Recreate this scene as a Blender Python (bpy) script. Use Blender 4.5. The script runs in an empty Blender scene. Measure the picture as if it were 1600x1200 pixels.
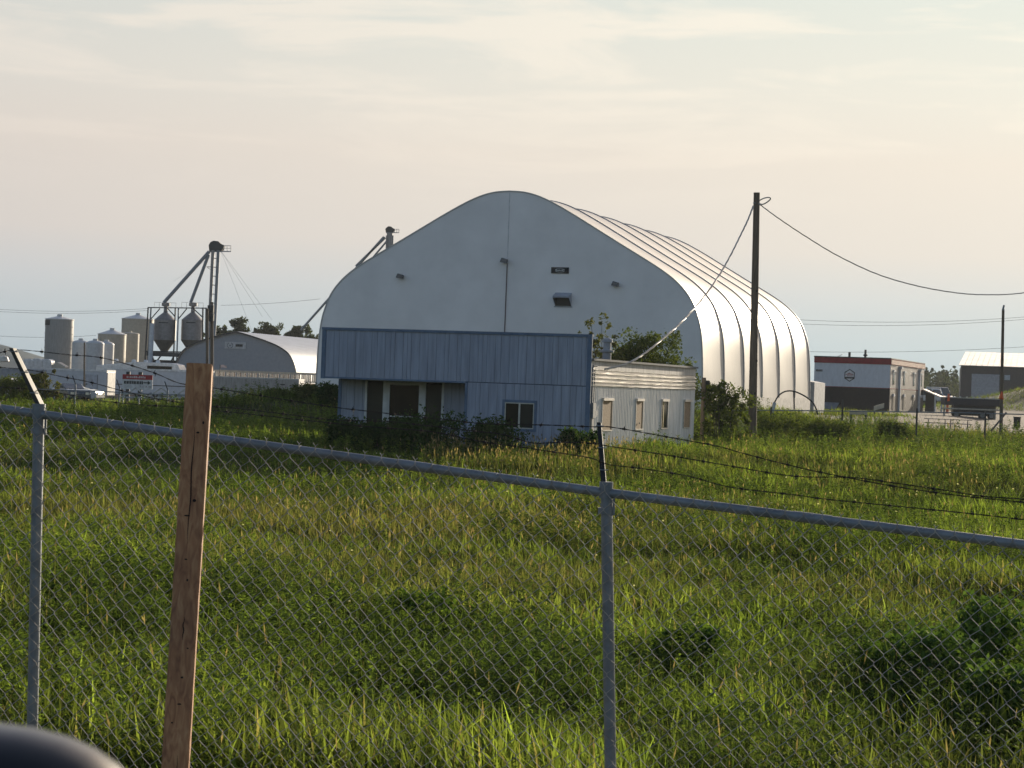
import bpy, math, random
import numpy as np
from mathutils import Vector, Matrix
random.seed(7); RS = np.random.RandomState(11)
R = math.radians; sc = bpy.context.scene

# ------------------------------------------------------------------ camera
F = 3200.0                      # focal length in pixels of the 1600 px wide photograph
ROLL = 0.036
cr, sr = math.cos(ROLL), math.sin(ROLL)
cam = bpy.data.objects.new('camera', bpy.data.cameras.new('camera')); sc.collection.objects.link(cam)
cam.matrix_world = Matrix(((cr, -sr, 0, 0), (0, 0, -1, 0), (sr, cr, 0, 0), (0, 0, 0, 1)))
cam.data.sensor_width = 36; cam.data.lens = 36 * F / 1600
cam.data.clip_start = 0.05; cam.data.clip_end = 9000
cam.data.dof.use_dof = True; cam.data.dof.focus_distance = 22; cam.data.dof.aperture_fstop = 22
sc.camera = cam
sc.view_settings.view_transform = 'Standard'; sc.view_settings.look = 'None'
sc.view_settings.exposure = 0.50; sc.view_settings.gamma = 1.0

# ------------------------------------------------------------------ sky and sun
SUN_AZ, SUN_EL = R(25), R(11.5)      # azimuth clockwise from +Y
w = bpy.data.worlds.new('World'); sc.world = w; w.use_nodes = True
nt = w.node_tree; nt.nodes.clear(); N = nt.nodes.new; Lk = nt.links.new
def mth(op, a, b=None, c=None, clamp=False, tree=None):
    t = tree or nt
    n = t.nodes.new('ShaderNodeMath'); n.operation = op; n.use_clamp = clamp
    for i, v in enumerate((a, b, c)):
        if v is None: continue
        if isinstance(v, (int, float)): n.inputs[i].default_value = v
        else: t.links.new(v, n.inputs[i])
    return n.outputs[0]
def ramp(tree, fac, stops, interp='LINEAR'):
    n = tree.nodes.new('ShaderNodeValToRGB'); n.color_ramp.interpolation = interp
    e = n.color_ramp.elements
    while len(e) < len(stops): e.new(0.5)
    for q, (p, c) in zip(e, stops): q.position = p; q.color = (*c, 1) if len(c) == 3 else c
    if fac is not None: tree.links.new(fac, n.inputs[0])
    return n.outputs[0]
def s2l(r, g, b):
    f = lambda c: (c/255/12.92) if c <= 10 else ((c/255+.055)/1.055)**2.4
    return (f(r), f(g), f(b))
def mixc(tree, fac, a, b, mode='MIX'):
    n = tree.nodes.new('ShaderNodeMix'); n.data_type = 'RGBA'; n.blend_type = mode
    for s, v in ((n.inputs[0], fac), (n.inputs[6], a), (n.inputs[7], b)):
        if isinstance(v, (int, float)): s.default_value = v
        elif isinstance(v, tuple): s.default_value = (*v, 1) if len(v) == 3 else v
        else: tree.links.new(v, s)
    return n.outputs[2]
tc = N('ShaderNodeTexCoord'); sx = N('ShaderNodeSeparateXYZ'); Lk(tc.outputs['Generated'], sx.inputs[0])
sky = N('ShaderNodeTexSky'); sky.sky_type = 'NISHITA'; sky.sun_disc = False
sky.sun_elevation = SUN_EL; sky.sun_rotation = SUN_AZ; sky.dust_density = 2.5; sky.air_density = 1.0
skyc = mixc(nt, 1.0, sky.outputs[0], (0.120, 0.115, 0.122), 'MULTIPLY')
elev = mth('MULTIPLY', sx.outputs[2], 2.5)
low = ramp(nt, elev, [(0.0, s2l(165, 180, 188)), (0.06, s2l(178, 189, 193)), (0.115, s2l(197, 199, 198)), (0.17, s2l(212, 205, 197)),
                      (0.28, s2l(219, 210, 199)), (0.36, s2l(218, 214, 204)), (0.47, s2l(210, 213, 206)), (0.8, s2l(185, 200, 208))])
az = mth('ARCTAN2', sx.outputs[0], sx.outputs[1])
right = mth('MULTIPLY_ADD', az, 0.38, 0.82)
cmb = N('ShaderNodeCombineXYZ'); Lk(right, cmb.inputs[0]); Lk(right, cmb.inputs[1]); Lk(mth('MULTIPLY_ADD', az, 0.28, 0.81), cmb.inputs[2])
low = mixc(nt, 1.0, low, cmb.outputs[0], 'MULTIPLY')
# thin streaky cloud
mp = N('ShaderNodeMapping'); mp.inputs['Scale'].default_value = (4.6, 4.6, 34); mp.inputs['Rotation'].default_value = (0, R(3.5), 0)
mp.inputs['Location'].default_value = (0.35, 0.2, 0.9)
Lk(tc.outputs['Generated'], mp.inputs[0])
nz = N('ShaderNodeTexNoise'); nz.inputs['Scale'].default_value = 1.6; nz.inputs['Detail'].default_value = 7; nz.inputs['Roughness'].default_value = 0.6
nz.inputs['Distortion'].default_value = 0.6; Lk(mp.outputs[0], nz.inputs[0])
cl = ramp(nt, nz.outputs[0], [(0.47, (0, 0, 0)), (0.62, (1, 1, 1))])
gate = ramp(nt, elev, [(0.20, (0, 0, 0)), (0.42, (1, 1, 1))])
clf = mth('MULTIPLY', mth('MULTIPLY', cl, gate), 0.55)
cloudc = mixc(nt, 1.0, s2l(240, 229, 214), cmb.outputs[0], 'MULTIPLY')
low = mixc(nt, clf, low, cloudc)
# hazy bright half of the sky towards the low sun, clear blue sky away from it
front = ramp(nt, mth('MULTIPLY_ADD', sx.outputs[1], 0.5, 0.5), [(0.55, (0, 0, 0)), (0.95, (1, 1, 1))])
lowf = ramp(nt, sx.outputs[2], [(0.20, (1, 1, 1)), (0.36, (0, 0, 0))])
fin = mixc(nt, mth('MULTIPLY', front, lowf), skyc, low)
bg = N('ShaderNodeBackground'); bg.inputs[1].default_value = 1.0; Lk(fin, bg.inputs[0])
wo = N('ShaderNodeOutputWorld'); Lk(bg.outputs[0], wo.inputs[0])
sun = bpy.data.objects.new('sun', bpy.data.lights.new('sun', 'SUN')); sc.collection.objects.link(sun)
sun.data.energy = 5.0; sun.data.angle = R(0.9); sun.data.color = (1.0, 0.86, 0.66)
sdir = Vector((math.sin(SUN_AZ)*math.cos(SUN_EL), math.cos(SUN_AZ)*math.cos(SUN_EL), math.sin(SUN_EL)))
sun.rotation_euler = sdir.to_track_quat('Z', 'Y').to_euler()

# ------------------------------------------------------------------ geometry helpers
def uv_(px, py):
    a, b = px-800, 600-py
    return (a*cr - b*sr)/F, (a*sr + b*cr)/F
def P(px, py, d):
    u, v = uv_(px, py); return Vector((u*d, d, v*d))
def mat(name, col, rough=0.7, metal=0.0, var=0.12, scale=3.0, stretch=(1, 1, 1), bump=0.0, spec=0.4, col2=None, emit=0.0, bscale=None, coat=0.0):
    m = bpy.data.materials.new(name); m.use_nodes = True; t = m.node_tree
    b = t.nodes['Principled BSDF']; b.inputs['Roughness'].default_value = rough; b.inputs['Metallic'].default_value = metal
    b.inputs['Specular IOR Level'].default_value = spec; b.inputs['Coat Weight'].default_value = coat
    c = t.nodes.new('ShaderNodeTexCoord'); mpn = t.nodes.new('ShaderNodeMapping'); mpn.inputs['Scale'].default_value = stretch
    t.links.new(c.outputs['Object'], mpn.inputs[0])
    n = t.nodes.new('ShaderNodeTexNoise'); n.inputs['Scale'].default_value = scale; n.inputs['Detail'].default_value = 6; n.inputs['Roughness'].default_value = 0.62
    t.links.new(mpn.outputs[0], n.inputs[0])
    c2 = col2 or tuple(max(0, x*(1-2.2*var)) for x in col)
    c1 = col if col2 else tuple(min(1, x*(1+1.2*var)) for x in col)
    out = ramp(t, n.outputs[0], [(0.32, c2), (0.66, c1)])
    t.links.new(out, b.inputs['Base Color'])
    if emit: t.links.new(out, b.inputs['Emission Color']); b.inputs['Emission Strength'].default_value = emit
    if bump:
        n2 = t.nodes.new('ShaderNodeTexNoise'); n2.inputs['Scale'].default_value = bscale or scale*6; n2.inputs['Detail'].default_value = 4
        t.links.new(mpn.outputs[0], n2.inputs[0])
        bn = t.nodes.new('ShaderNodeBump'); bn.inputs['Strength'].default_value = bump; bn.inputs['Distance'].default_value = 0.02
        t.links.new(n2.outputs[0], bn.inputs['Height']); t.links.new(bn.outputs[0], b.inputs['Normal'])
    return m
class MB:
    def __init__(s): s.v = []; s.f = []
    def add(s, vs, fs):
        o = len(s.v); s.v += [tuple(q) for q in vs]; s.f += [tuple(i+o for i in f) for f in fs]; return s
    def box(s, x0, x1, y0, y1, z0, z1):
        return s.add([(x0,y0,z0),(x1,y0,z0),(x1,y1,z0),(x0,y1,z0),(x0,y0,z1),(x1,y0,z1),(x1,y1,z1),(x0,y1,z1)],
                     [(0,3,2,1),(4,5,6,7),(0,1,5,4),(1,2,6,5),(2,3,7,6),(3,0,4,7)])
    def tube(s, pts, r, n=6, cap=True):
        pts = [Vector(p) for p in pts]; o = len(s.v); k = len(pts)
        rr = r if isinstance(r, (list, tuple)) else [r]*k
        up = Vector((0, 0, 1)); prev = None
        for i, p in enumerate(pts):
            t = (pts[min(i+1, k-1)] - pts[max(i-1, 0)])
            t = t.normalized() if t.length > 1e-9 else Vector((0, 0, 1))
            if prev is None:
                a = t.cross(up)
                if a.length < 1e-3: a = t.cross(Vector((0, 1, 0)))
            else: a = prev - t*prev.dot(t)
            a.normalize(); prev = a; b = t.cross(a)
            for j in range(n):
                g = 2*math.pi*(j+.5)/n; q = p + (a*math.cos(g) + b*math.sin(g))*rr[i]; s.v.append(tuple(q))
        for i in range(k-1):
            for j in range(n):
                s.f.append((o+i*n+j, o+i*n+(j+1) % n, o+(i+1)*n+(j+1) % n, o+(i+1)*n+j))
        if cap: s.f.append(tuple(o+j for j in range(n))[::-1]); s.f.append(tuple(o+(k-1)*n+j for j in range(n)))
        return s
    def lathe(s, prof, c=(0, 0), n=24, cap=True):
        o = len(s.v)
        for r, z in prof:
            for j in range(n):
                g = 2*math.pi*j/n; s.v.append((c[0]+r*math.cos(g), c[1]+r*math.sin(g), z))
        for i in range(len(prof)-1):
            for j in range(n): s.f.append((o+i*n+j, o+i*n+(j+1) % n, o+(i+1)*n+(j+1) % n, o+(i+1)*n+j))
        if cap: s.f.append(tuple(o+j for j in range(n))[::-1]); s.f.append(tuple(o+(len(prof)-1)*n+j for j in range(n)))
        return s
    def prism(s, poly, y0, y1):          # polygon in x,z extruded along y
        n = len(poly)
        vs = [(x, y0, z) for x, z in poly] + [(x, y1, z) for x, z in poly]
        return s.add(vs, [tuple(range(n)), tuple(range(2*n-1, n-1, -1))] + [(i, (i+1) % n + 0, (i+1) % n + n, i+n)[::-1] for i in range(n)])
    def build(s, name, m, parent=None, smooth=False, bevel=0):
        me = bpy.data.meshes.new(name); me.from_pydata(s.v, [], s.f); me.update()
        if m: me.materials.append(m)
        o = bpy.data.objects.new(name, me); sc.collection.objects.link(o)
        if parent: o.parent = parent
        if smooth:
            me.polygons.foreach_set('use_smooth', [True]*len(me.polygons))
            me.set_sharp_from_angle(angle=R(40))
        if bevel:
            b = o.modifiers.new('bevel', 'BEVEL'); b.width = bevel; b.segments = 2; b.limit_method = 'ANGLE'
        return o
def tag(o, label=None, cat=None, group=None, kind=None):
    if label: o['label'] = label
    if cat: o['category'] = cat
    if group: o['group'] = group
    if kind: o['kind'] = kind
    return o
def empty(name, loc=(0, 0, 0), rz=0.0, label=None, cat=None, group=None):
    o = bpy.data.objects.new(name, None); sc.collection.objects.link(o); o.empty_display_size = 0.3
    o.location = loc; o.rotation_euler = (0, 0, rz); return tag(o, label, cat, group)
def copy_tree(o, parent=None):
    c = o.copy(); sc.collection.objects.link(c)
    if parent: c.parent = parent
    for ch in [x for x in sc.objects if x.parent == o]: copy_tree(ch, c)
    return c

# ------------------------------------------------------------------ terrain
def sst(a, b, x): t = np.clip((x-a)/(b-a), 0, 1); return t*t*(3-2*t)
def vnoise(x, y, s, seed=0):
    rs = np.random.RandomState(seed); g = rs.rand(64, 64)
    x = np.asarray(x, float)/s + 1000; y = np.asarray(y, float)/s + 1000
    xi = np.floor(x).astype(int); yi = np.floor(y).astype(int); fx = x-xi; fy = y-yi
    fx = fx*fx*(3-2*fx); fy = fy*fy*(3-2*fy)
    a = g[xi % 64, yi % 64]; b = g[(xi+1) % 64, yi % 64]; c = g[xi % 64, (yi+1) % 64]; d = g[(xi+1) % 64, (yi+1) % 64]
    return (a*(1-fx)+b*fx)*(1-fy) + (c*(1-fx)+d*fx)*fy
def gz(X, Y):
    X = np.asarray(X, float); Y = np.asarray(Y, float)
    z = np.interp(Y, [-60, 0, 8, 12, 30, 52, 66, 90, 190, 400, 5000], [-1.6, -1.7, -2.21, -2.36, -2.74, -2.88, -2.30, -2.28, -2.88, -3.1, -3.5])
    z = z - 0.085*np.clip(X, -6, 6)*sst(0, 6, Y)*(1-sst(14, 34, Y))
    pad = 1.25*sst(88, 108, Y)*sst(-21, -12, X - 0.0*(Y-100))*(1-sst(330, 500, Y))
    side = sst(11.2, 15.5, X - 0.3443*(Y-108))
    z = z + pad*(1-.62*side) + .74*side*sst(150, 232, Y)*(1-sst(330, 500, Y))
    z = z + 6.6*np.exp(-((X-88)/21)**2 - ((Y-285)/26)**2)
    z = z + 0.10*(vnoise(X, Y, 5.0, 3)-.5)*sst(10, 16, Y)*(1-0.8*sst(100, 130, Y)) + 0.05*(vnoise(X, Y, 1.3, 4)-.5)
    return z
def G(x, y): return float(gz(x, y))
def PG(px, d, py=620):
    p = P(px, py, d); p.z = G(p.x, p.y); return p
ys = np.concatenate([np.linspace(-30, 4, 10), np.arange(5, 40, .7), np.arange(40, 130, 1.6), np.arange(130, 340, 4.0), np.geomspace(344, 6000, 26)])
us = np.linspace(-1, 1, 121)
def sheet(name, ys, x0, x1, nx, m, dz=0.0, tagkind='structure'):
    mb = MB(); V = []
    for y in ys:
        a, b = x0(y), x1(y); xs = np.linspace(a, b, nx); zz = gz(xs, np.full(nx, y)) + dz
        V += list(zip(xs.tolist(), [float(y)]*nx, zz.tolist()))
    Fc = [(i*nx+j, i*nx+j+1, (i+1)*nx+j+1, (i+1)*nx+j) for i in range(len(ys)-1) for j in range(nx-1)]
    mb.v = V; mb.f = Fc
    return tag(mb.build(name, m, smooth=True), kind=tagkind)
M = {}
M['ground'] = mat('ground_soil', (0.04, 0.045, 0.018), 0.95, spec=.1, scale=0.5, var=0.3, col2=(0.022, 0.03, 0.011), bump=0.5, bscale=5)
M['gravel'] = mat('gravel', (0.155, 0.12, 0.092), 0.95, spec=.1, scale=0.25, col2=(0.095, 0.078, 0.06), stretch=(.4, 1.6, 1), bump=0.6, bscale=6)
sheet('ground', ys, lambda y: -max(45, abs(y)*.6+30), lambda y: max(45, abs(y)*.6+30), 141, M['ground'])
GV1 = (122, 262)
def gv_l(y): return 0.195*y - 1 - 18*max(0, min(1, (y-170)/50.)) 
def gv_r(y): return 0.36*y + 10 - (0 if y < 222 else (y-222)*1.1)
sheet('gravel_yard', np.arange(115, 262, 3.0), gv_l, gv_r, 40, M['gravel'], 0.05)
sheet('yard_ground', np.arange(176, 330, 5.0), lambda y: -0.42*y, lambda y: -0.085*y-2, 40, M['gravel'], 0.05)

# ------------------------------------------------------------------ building frames
YAW = R(19)
class Fr:
    """Upright frame: local x runs right along the front, local y runs back."""
    def __init__(s, px, d, yaw=YAW, py=620, z=None):
        p = P(px, py, d); s.ox, s.oy = p.x, p.y; s.oz = G(p.x, p.y) if z is None else z; s.yaw = yaw
        s.ex = (math.cos(yaw), -math.sin(yaw)); s.ey = (math.sin(yaw), math.cos(yaw))
    def _loc(s, x, y): x -= s.ox; y -= s.oy; return x*s.ex[0]+y*s.ex[1], x*s.ey[0]+y*s.ey[1]
    def onfront(s, px, py, yl=0.0):
        u, v = uv_(px, py); a0 = s._loc(0, 0); a1 = s._loc(u, 1.0)
        t = (yl-a0[1])/(a1[1]-a0[1]); return a0[0]+t*(a1[0]-a0[0]), v*t - s.oz
    def onside(s, px, py, xl=0.0):
        u, v = uv_(px, py); a0 = s._loc(0, 0); a1 = s._loc(u, 1.0)
        t = (xl-a0[0])/(a1[0]-a0[0]); return a0[1]+t*(a1[1]-a0[1]), v*t - s.oz
    def root(s, name, label, cat, group=None): return empty(name, (s.ox, s.oy, s.oz), -s.yaw, label, cat, group)
def fx(fr, px, py, yl=0): return fr.onfront(px, py, yl)

M['blue'] = mat('blue_siding', (0.30, 0.338, 0.42), 0.85, scale=1.1, var=0.10, stretch=(6, 6, .5), bump=0.25)
M['bluetrim'] = mat('blue_trim', (0.11, 0.165, 0.25), 0.75, var=0.1)
M['bluedark'] = mat('siding_groove', (0.09, 0.115, 0.165), 0.9)
M['white'] = mat('white_frame', (0.55, 0.58, 0.6), 0.5, var=0.08)
M['glassd'] = mat('dark_glass', (0.010, 0.012, 0.011), 0.12, scale=.8, var=.4, spec=0.25, col2=(0.022, 0.02, 0.014))
M['brownglass'] = mat('papered_glass', (0.036, 0.038, 0.028), 0.35, spec=.2, scale=.6, col2=(0.014, 0.016, 0.013))
M['trim_white'] = mat('metal_band', (0.55, 0.53, 0.50), 0.42, metal=0.35, var=0.12, stretch=(1, 1, 4), scale=1.4)
M['trailside'] = mat('trailer_siding', (0.74, 0.73, 0.71), 0.45, metal=0.05, var=0.12, stretch=(1, 4, .35), scale=1.6)
M['osb'] = mat('chipboard', (0.40, 0.29, 0.18), 0.85, scale=22, col2=(0.22, 0.15, 0.09))
M['steel'] = mat('galvanised_steel', (0.20, 0.225, 0.25), 0.5, metal=0.25, var=0.12, scale=12, bump=.08)
M['dark'] = mat('dark_metal', (0.035, 0.038, 0.042), 0.5, var=.2)
M['black'] = mat('black_paint', (0.012, 0.013, 0.016), 0.35)
M['roofgrey'] = mat('roof_felt', (0.17, 0.18, 0.19), 0.85)

# ---- blue office building -------------------------------------------------
f = Fr(922, 68, z=-2.28); b = f.root('office_building', 'low blue wood-sided office with deep fascia, grey trailer body behind it', 'building')
ZT = 1.74 + 2.28; ZF = 2.28 + 0.0
XL = fx(f, 505, 513)[0]; XD = fx(f, 727, 610)[0]; XR = 0.0
RD = 1.35
XW = fx(f, 529, 620, RD)[0]
def planks(mb, x0, x1, z0, z1, y, wid=0.305, th=0.03, j=0.0):
    x = x0; k = 0
    while x < x1-0.01:
        e = min(x1, x+wid*random.choice((1, 1, 1, .66, .5))); o = random.uniform(-.003, .004)
        mb.box(x+.005, e-.005, y-th+o, y, z0, z1); x = e
    return mb
wl = MB(); wl.box(XL+.02, XD, .02, RD+.1, ZF+.02, ZT-.05); wl.box(XD, XR-.02, .02, .13, -.4, ZT-.05); wl.box(XD, XD+.1, .13, RD+.1, -.4, ZF+.02)
wl.box(XW+.02, XD+.01, RD+.02, RD+.1, -.4, ZF+.02)
wall = wl.build('wall', M['bluedark'], b)
s1 = MB(); planks(s1, XL+.14, XR-.02, ZF+.03, ZT-.09, .0); s1.build('fascia_siding', M['blue'], wall); s1 = MB(); planks(s1, XD+.09, XR-.02, -.3, ZF, .0)
s1.build('siding', M['blue'], wall)
s1 = MB(); XG0 = fx(f, 570, 640, RD)[0]; XG1 = fx(f, 692, 640, RD)[0]
planks(s1, XW+.12, XG0, -.3, ZF-.0, RD); s1.build('siding', M['blue'], wall); s1 = MB(); planks(s1, XG1, XD+.02, -.3, ZF, RD)
s1.build('siding', M['blue'], wall)
tr = MB(); tr.box(XL-.02, XR+.03, -.07, .015, ZT-.09, ZT); tr.box(XL-.01, XL+.14, -.05, .01, ZF-.04, ZT-.095)
tr.box(XR-.14, XR+.02, -.052, .012, -.35, ZT-.095); tr.box(XL+.145, XD, -.045, .01, ZF-.03, ZF+.03)
tr.box(XD, XD+.09, -.044, .012, -.35, ZF-.005); tr.box(XW, XW+.12, RD-.045, RD+.01, -.35, ZF-.035)
tr.build('trim', M['bluetrim'], b)
rf = MB(); rf.box(XL+.01, XD, .016, RD+.2, ZT-.05, ZT-.005); rf.box(XD, XR+.01, .016, .16, ZT-.05, ZT-.005); rf.box(XL, XD, .03, RD+.02, ZF-.02, ZF+.018); rf.build('roof', M['roofgrey'], b)
# glazing of the recessed entrance
def Xr(px): return fx(f, px, 640, RD-.04)[0]
def Zr(px, py): return fx(f, px, py, RD-.04)[1]
fm = MB(); ZTop = ZF-.03
for a, c in ((569.5, 573), (598, 605), (657, 664.5), (689.5, 693)): fm.box(Xr(a), Xr(c), RD-.06, RD+.03, -.25, ZTop)
fm.box(Xr(573), Xr(598), RD-.045, RD+.02, ZTop-.03, ZTop); fm.box(Xr(664.5), Xr(689.5), RD-.045, RD+.02, ZTop-.03, ZTop)
fm.build('entrance_frame', M['white'], b)
for a, c in ((573, 598), (664.5, 689.5)):
    wn = MB().box(Xr(a)+.002, Xr(c)-.002, RD-.02, RD+.015, -.2, ZTop-.032).build('sidelight', M['brownglass'], b)
dr = MB(); zt = Zr(630, 598); a, c = Xr(605)+.004, Xr(657)-.004
dr.box(a, a+.07, RD-.05, RD, -.05, zt); dr.box(c-.07, c, RD-.05, RD, -.05, zt); dr.box(a+.07, c-.07, RD-.05, RD, zt-.08, zt); dr.box(a+.07, c-.07, RD-.05, RD, -.05, .18)
dr.box(Xr(605)+.004, Xr(657)-.004, RD-.03, RD+.01, zt+.004, ZTop)
door = dr.build('door', M['white'], b)
MB().box(a+.071, c-.071, RD-.03, RD-.01, .181, zt-.081).build('pane', M['glassd'], door)
MB().box(a+.12, c-.1, RD-.10, RD-.075, .98, 1.03).build('push_bar', M['white'], door)
# window
wx0, wz1 = fx(f, 786, 624); wx1, wz0 = fx(f, 838, 675)
win = MB(); t = .09
win.box(wx0, wx1, -.06, -.02, wz1-t, wz1); win.box(wx0, wx1, -.06, -.02, wz0, wz0+t); win.box(wx0, wx0+t, -.06, -.02, wz0+t, wz1-t); win.box(wx1-t, wx1, -.06, -.02, wz0+t, wz1-t)
wo_ = win.build('window', M['bluetrim'], b)
xm = (wx0+wx1)/2; fr = MB(); q = .035; A0, A1, B0, B1 = wx0+t, wx1-t, wz0+t, wz1-t
fr.box(xm-.03, xm+.03, -.055, -.03, B0, B1); fr.box(A0, xm-.03, -.05, -.03, B1-q, B1); fr.box(A0, xm-.03, -.05, -.03, B0, B0+q); fr.box(xm+.03, A1, -.05, -.03, B0, B0+q); fr.box(xm+.03, A1, -.05, -.03, B1-q, B1)
fr.box(A0, A0+q, -.05, -.03, B0+q, B1-q); fr.box(A1-q, A1, -.05, -.03, B0+q, B1-q)
fr.build('frame', mat('ivory_frame', (0.5, 0.5, 0.44), .5), wo_)
MB().box(A0+q, xm-.03, -.042, -.032, B0+q, B1-q).build('pane', M['glassd'], wo_); MB().box(xm+.03, A1-q, -.042, -.032, B0+q, B1-q).build('pane', M['brownglass'], wo_)
# trailer body
LB = f.onside(1086, 640, 0)[0]; ZR = 2.28+.92; ZB1 = 2.28+.58; ZB0 = 2.28+.05
y0 = .10; tb = MB(); tb.box(-6.4, -.07, RD+.11, LB-.02, -.3, ZR-.06); tb.box(-2.6, -.07, .14, RD+.11, -.3, ZR-.06); core = tb.build('trailer_body', M['roofgrey'], b)
sd = MB(); y = y0; pts = []
while y < LB:
    pts += [(y, 0), (y+.03, .016), (y+.06, .016), (y+.09, 0)]; y += random.choice((.2, .2, .2, .1))
pts.append((LB, 0))
o = len(sd.v); n = len(pts)
for (yy, xx) in pts: sd.v.append((-.05+xx, yy, -.3)); 
for (yy, xx) in pts: sd.v.append((-.05+xx, yy, ZB0))
sd.f = [(i, i+1, n+i+1, n+i) for i in range(n-1)]
sd.build('side_cladding', M['trailside'], b)
bd = MB(); prof = []
zz = ZB0-.03
nb = 4; hh = (ZB1-ZB0+.03)/nb
for k in range(nb):
    prof += [(0.03, zz+k*hh), (0.055, zz+k*hh+.02), (0.055, zz+k*hh+hh*.45), (0.0, zz+k*hh+hh*.62), (0.0, zz+k*hh+hh*.9)]
prof.append((0.03, ZB1))
for yy in np.linspace(y0-.02, LB+.02, 24):
    jz = random.uniform(-.008, .008)
    for (xx, z) in prof: bd.v.append((-.045+xx+random.uniform(-.003, .003), float(yy), z+jz))
k = len(prof); bd.f = [(i*k+j, (i+1)*k+j, (i+1)*k+j+1, i*k+j+1) for i in range(23) for j in range(k-1)]
bd.build('eave_band', M['trim_white'], b)
MB().box(-.06, -.028, y0, LB+.01, ZB1, ZR-.04).build('upper_band', mat('weathered_band', (0.42, 0.41, 0.4), 0.6, var=.2, stretch=(1, 3, .3)), b)
MB().box(-6.5, .06, RD+.2, LB+.06, ZR-.04, ZR+.03).box(-1.0, .06, y0, RD+.2, ZR-.04, ZR+.03).build('roof', M['roofgrey'], b)
MB().box(-6.4, -.06, LB-.02, LB, -.3, ZR-.06).build('end_wall', M['trailside'], b)
for i, (a, c, ya, yb) in enumerate(((942, 957, 622, 668), (994.5, 1005, 624, 668), (1034.5, 1044, 624, 665), (1069.5, 1079, 624, 662))):
    p0 = f.onside(a, 640)[0]; p1 = f.onside(c, 640)[0]; z1 = f.onside((a+c)/2, ya)[1]; z0 = f.onside((a+c)/2, yb)[1]
    z1 = 1.83; z0 = z1-1.0
    wq = MB().box(-.045, .0, p0-.04, p0, z0, z1).box(-.045, .0, p1, p1+.04, z0, z1).box(-.045, .01, p0-.04, p1+.04, z0-.04, z0).box(-.045, .05, p0-.05, p1+.05, z1, z1+.09)
    wn = wq.build('window', M['trim_white'], b)
    if i == 2:
        MB().box(-.04, -.03, p0, p1, z0, z1).build('pane', M['glassd'], wn); MB().box(-.027, -.02, p0+.25, p0+.36, z0, z1).build('curtain', mat('yellow_curtain', (.5, .42, .2), .8), wn)
    else: MB().box(-.04, -.018, p0, p1, z0, z1).build('board', M['osb'], wn)
cd = MB(); cd.tube([(-.0, .22, -.2), (-.0, .22, ZB1+.02), (-.02, .35, ZB1+.12), (.02, .6, ZB1+.12)], .03); cd.tube([(-.0, .45, 0), (-.0, .45, ZB1)], .02)
cd.box(-.03, .09, .12, .42, 1.25, 1.75); cd.box(-.03, .07, .5, .7, 1.3, 1.5); cd.build('electric_conduit', M['steel'], b)
MB().box(-.04, .05, .15, .35, .1, 1.3).build('meter_board', mat('grey_wood_board', (.42, .4, .37), .8), b)
vp = f.onfront(948, 560, 2.6); MB().lathe([(.15, ZR), (.15, ZR+.28), (.24, ZR+.30), (.24, ZR+.36), (.14, ZR+.38), (.13, ZR+.62), (.19, ZR+.64), (.17, ZR+.74), (.05, ZR+.80)], (vp[0], 2.6), 16).build('roof_vent', mat('vent_metal', (.3, .31, .33), .6), b, smooth=True)
MB().box(.0, .03, 6.2, 6.24, 1.0, 1.06).build('outlet', M['dark'], b)

# ---- big fabric shed --------------------------------------------------------
f = Fr(1097, 108, z=-1.3); b = f.root('fabric_shed', 'huge white fabric storage hall with rounded gable front, behind the blue office', 'shed')
g = f
raw = [(1097, 640), (1097.5, 590), (1097, 545), (1094.5, 515), (1089, 492), (1081, 471), (1068, 452), (1051, 435), (1030, 419.5), (1005, 403.5), (975, 385), (940, 363), (905, 341), (880, 326), (858, 314), (838, 305.5), (818, 300.5), (797, 299)]
hp = [g.onfront(x, y) for x, y in raw]; hp[0] = (0.0, -.3)
cx = -hp[-1][0]; hp = [(x, z) for x, z in hp]
# smooth resample of the half profile (Catmull-Rom)
def crom(pts, n):
    out = []; p = [Vector((*q, 0)) for q in pts]
    for i in range(len(p)-1):
        a, b_, c, d = p[max(i-1, 0)], p[i], p[i+1], p[min(i+2, len(p)-1)]
        for k in range(n):
            t = k/n; q = .5*((2*b_)+(-a+c)*t+(2*a-5*b_+4*c-d)*t*t+(-a+3*b_-3*c+d)*t**3); out.append((q.x, q.y))
    out.append(pts[-1]); return out
hp = crom(hp, 3); hp = [(min(x, 0.02), z) for x, z in hp]; W2 = -hp[-1][0]
full = hp + [(-2*W2 - x, z) for x, z in hp[:-1][::-1]]          # right base -> apex -> left base
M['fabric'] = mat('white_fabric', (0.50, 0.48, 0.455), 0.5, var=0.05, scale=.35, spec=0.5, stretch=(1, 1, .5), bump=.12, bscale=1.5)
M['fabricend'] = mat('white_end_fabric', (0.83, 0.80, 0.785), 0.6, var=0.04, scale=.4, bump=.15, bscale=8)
MB().prism(full[::-1], -.02, .0).build('gable_wall', M['fabricend'], b)
LS = g.onside(1268, 530, 0)[0]; NB = 6; BL = LS/NB
sh = MB(); nx = len(full)
rows = []
for k in range(NB):
    for j in range(8 if k < NB-1 else 9):
        t = j/8; rows.append((k*BL+t*BL, -0.07*math.sin(math.pi*t)**.8))
ccx, ccz = -W2, 3.0
for (yy, off) in rows:
    for i, (x, z) in enumerate(full):
        a = Vector((full[min(i+1, nx-1)][0]-full[max(i-1, 0)][0], full[min(i+1, nx-1)][1]-full[max(i-1, 0)][1])).normalized(); nrm = Vector((a.y, -a.x))
        fade = min(1, max(0, (z-.5)/2.5))
        sh.v.append((x+nrm.x*off*fade, yy, z+nrm.y*off*fade))
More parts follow.
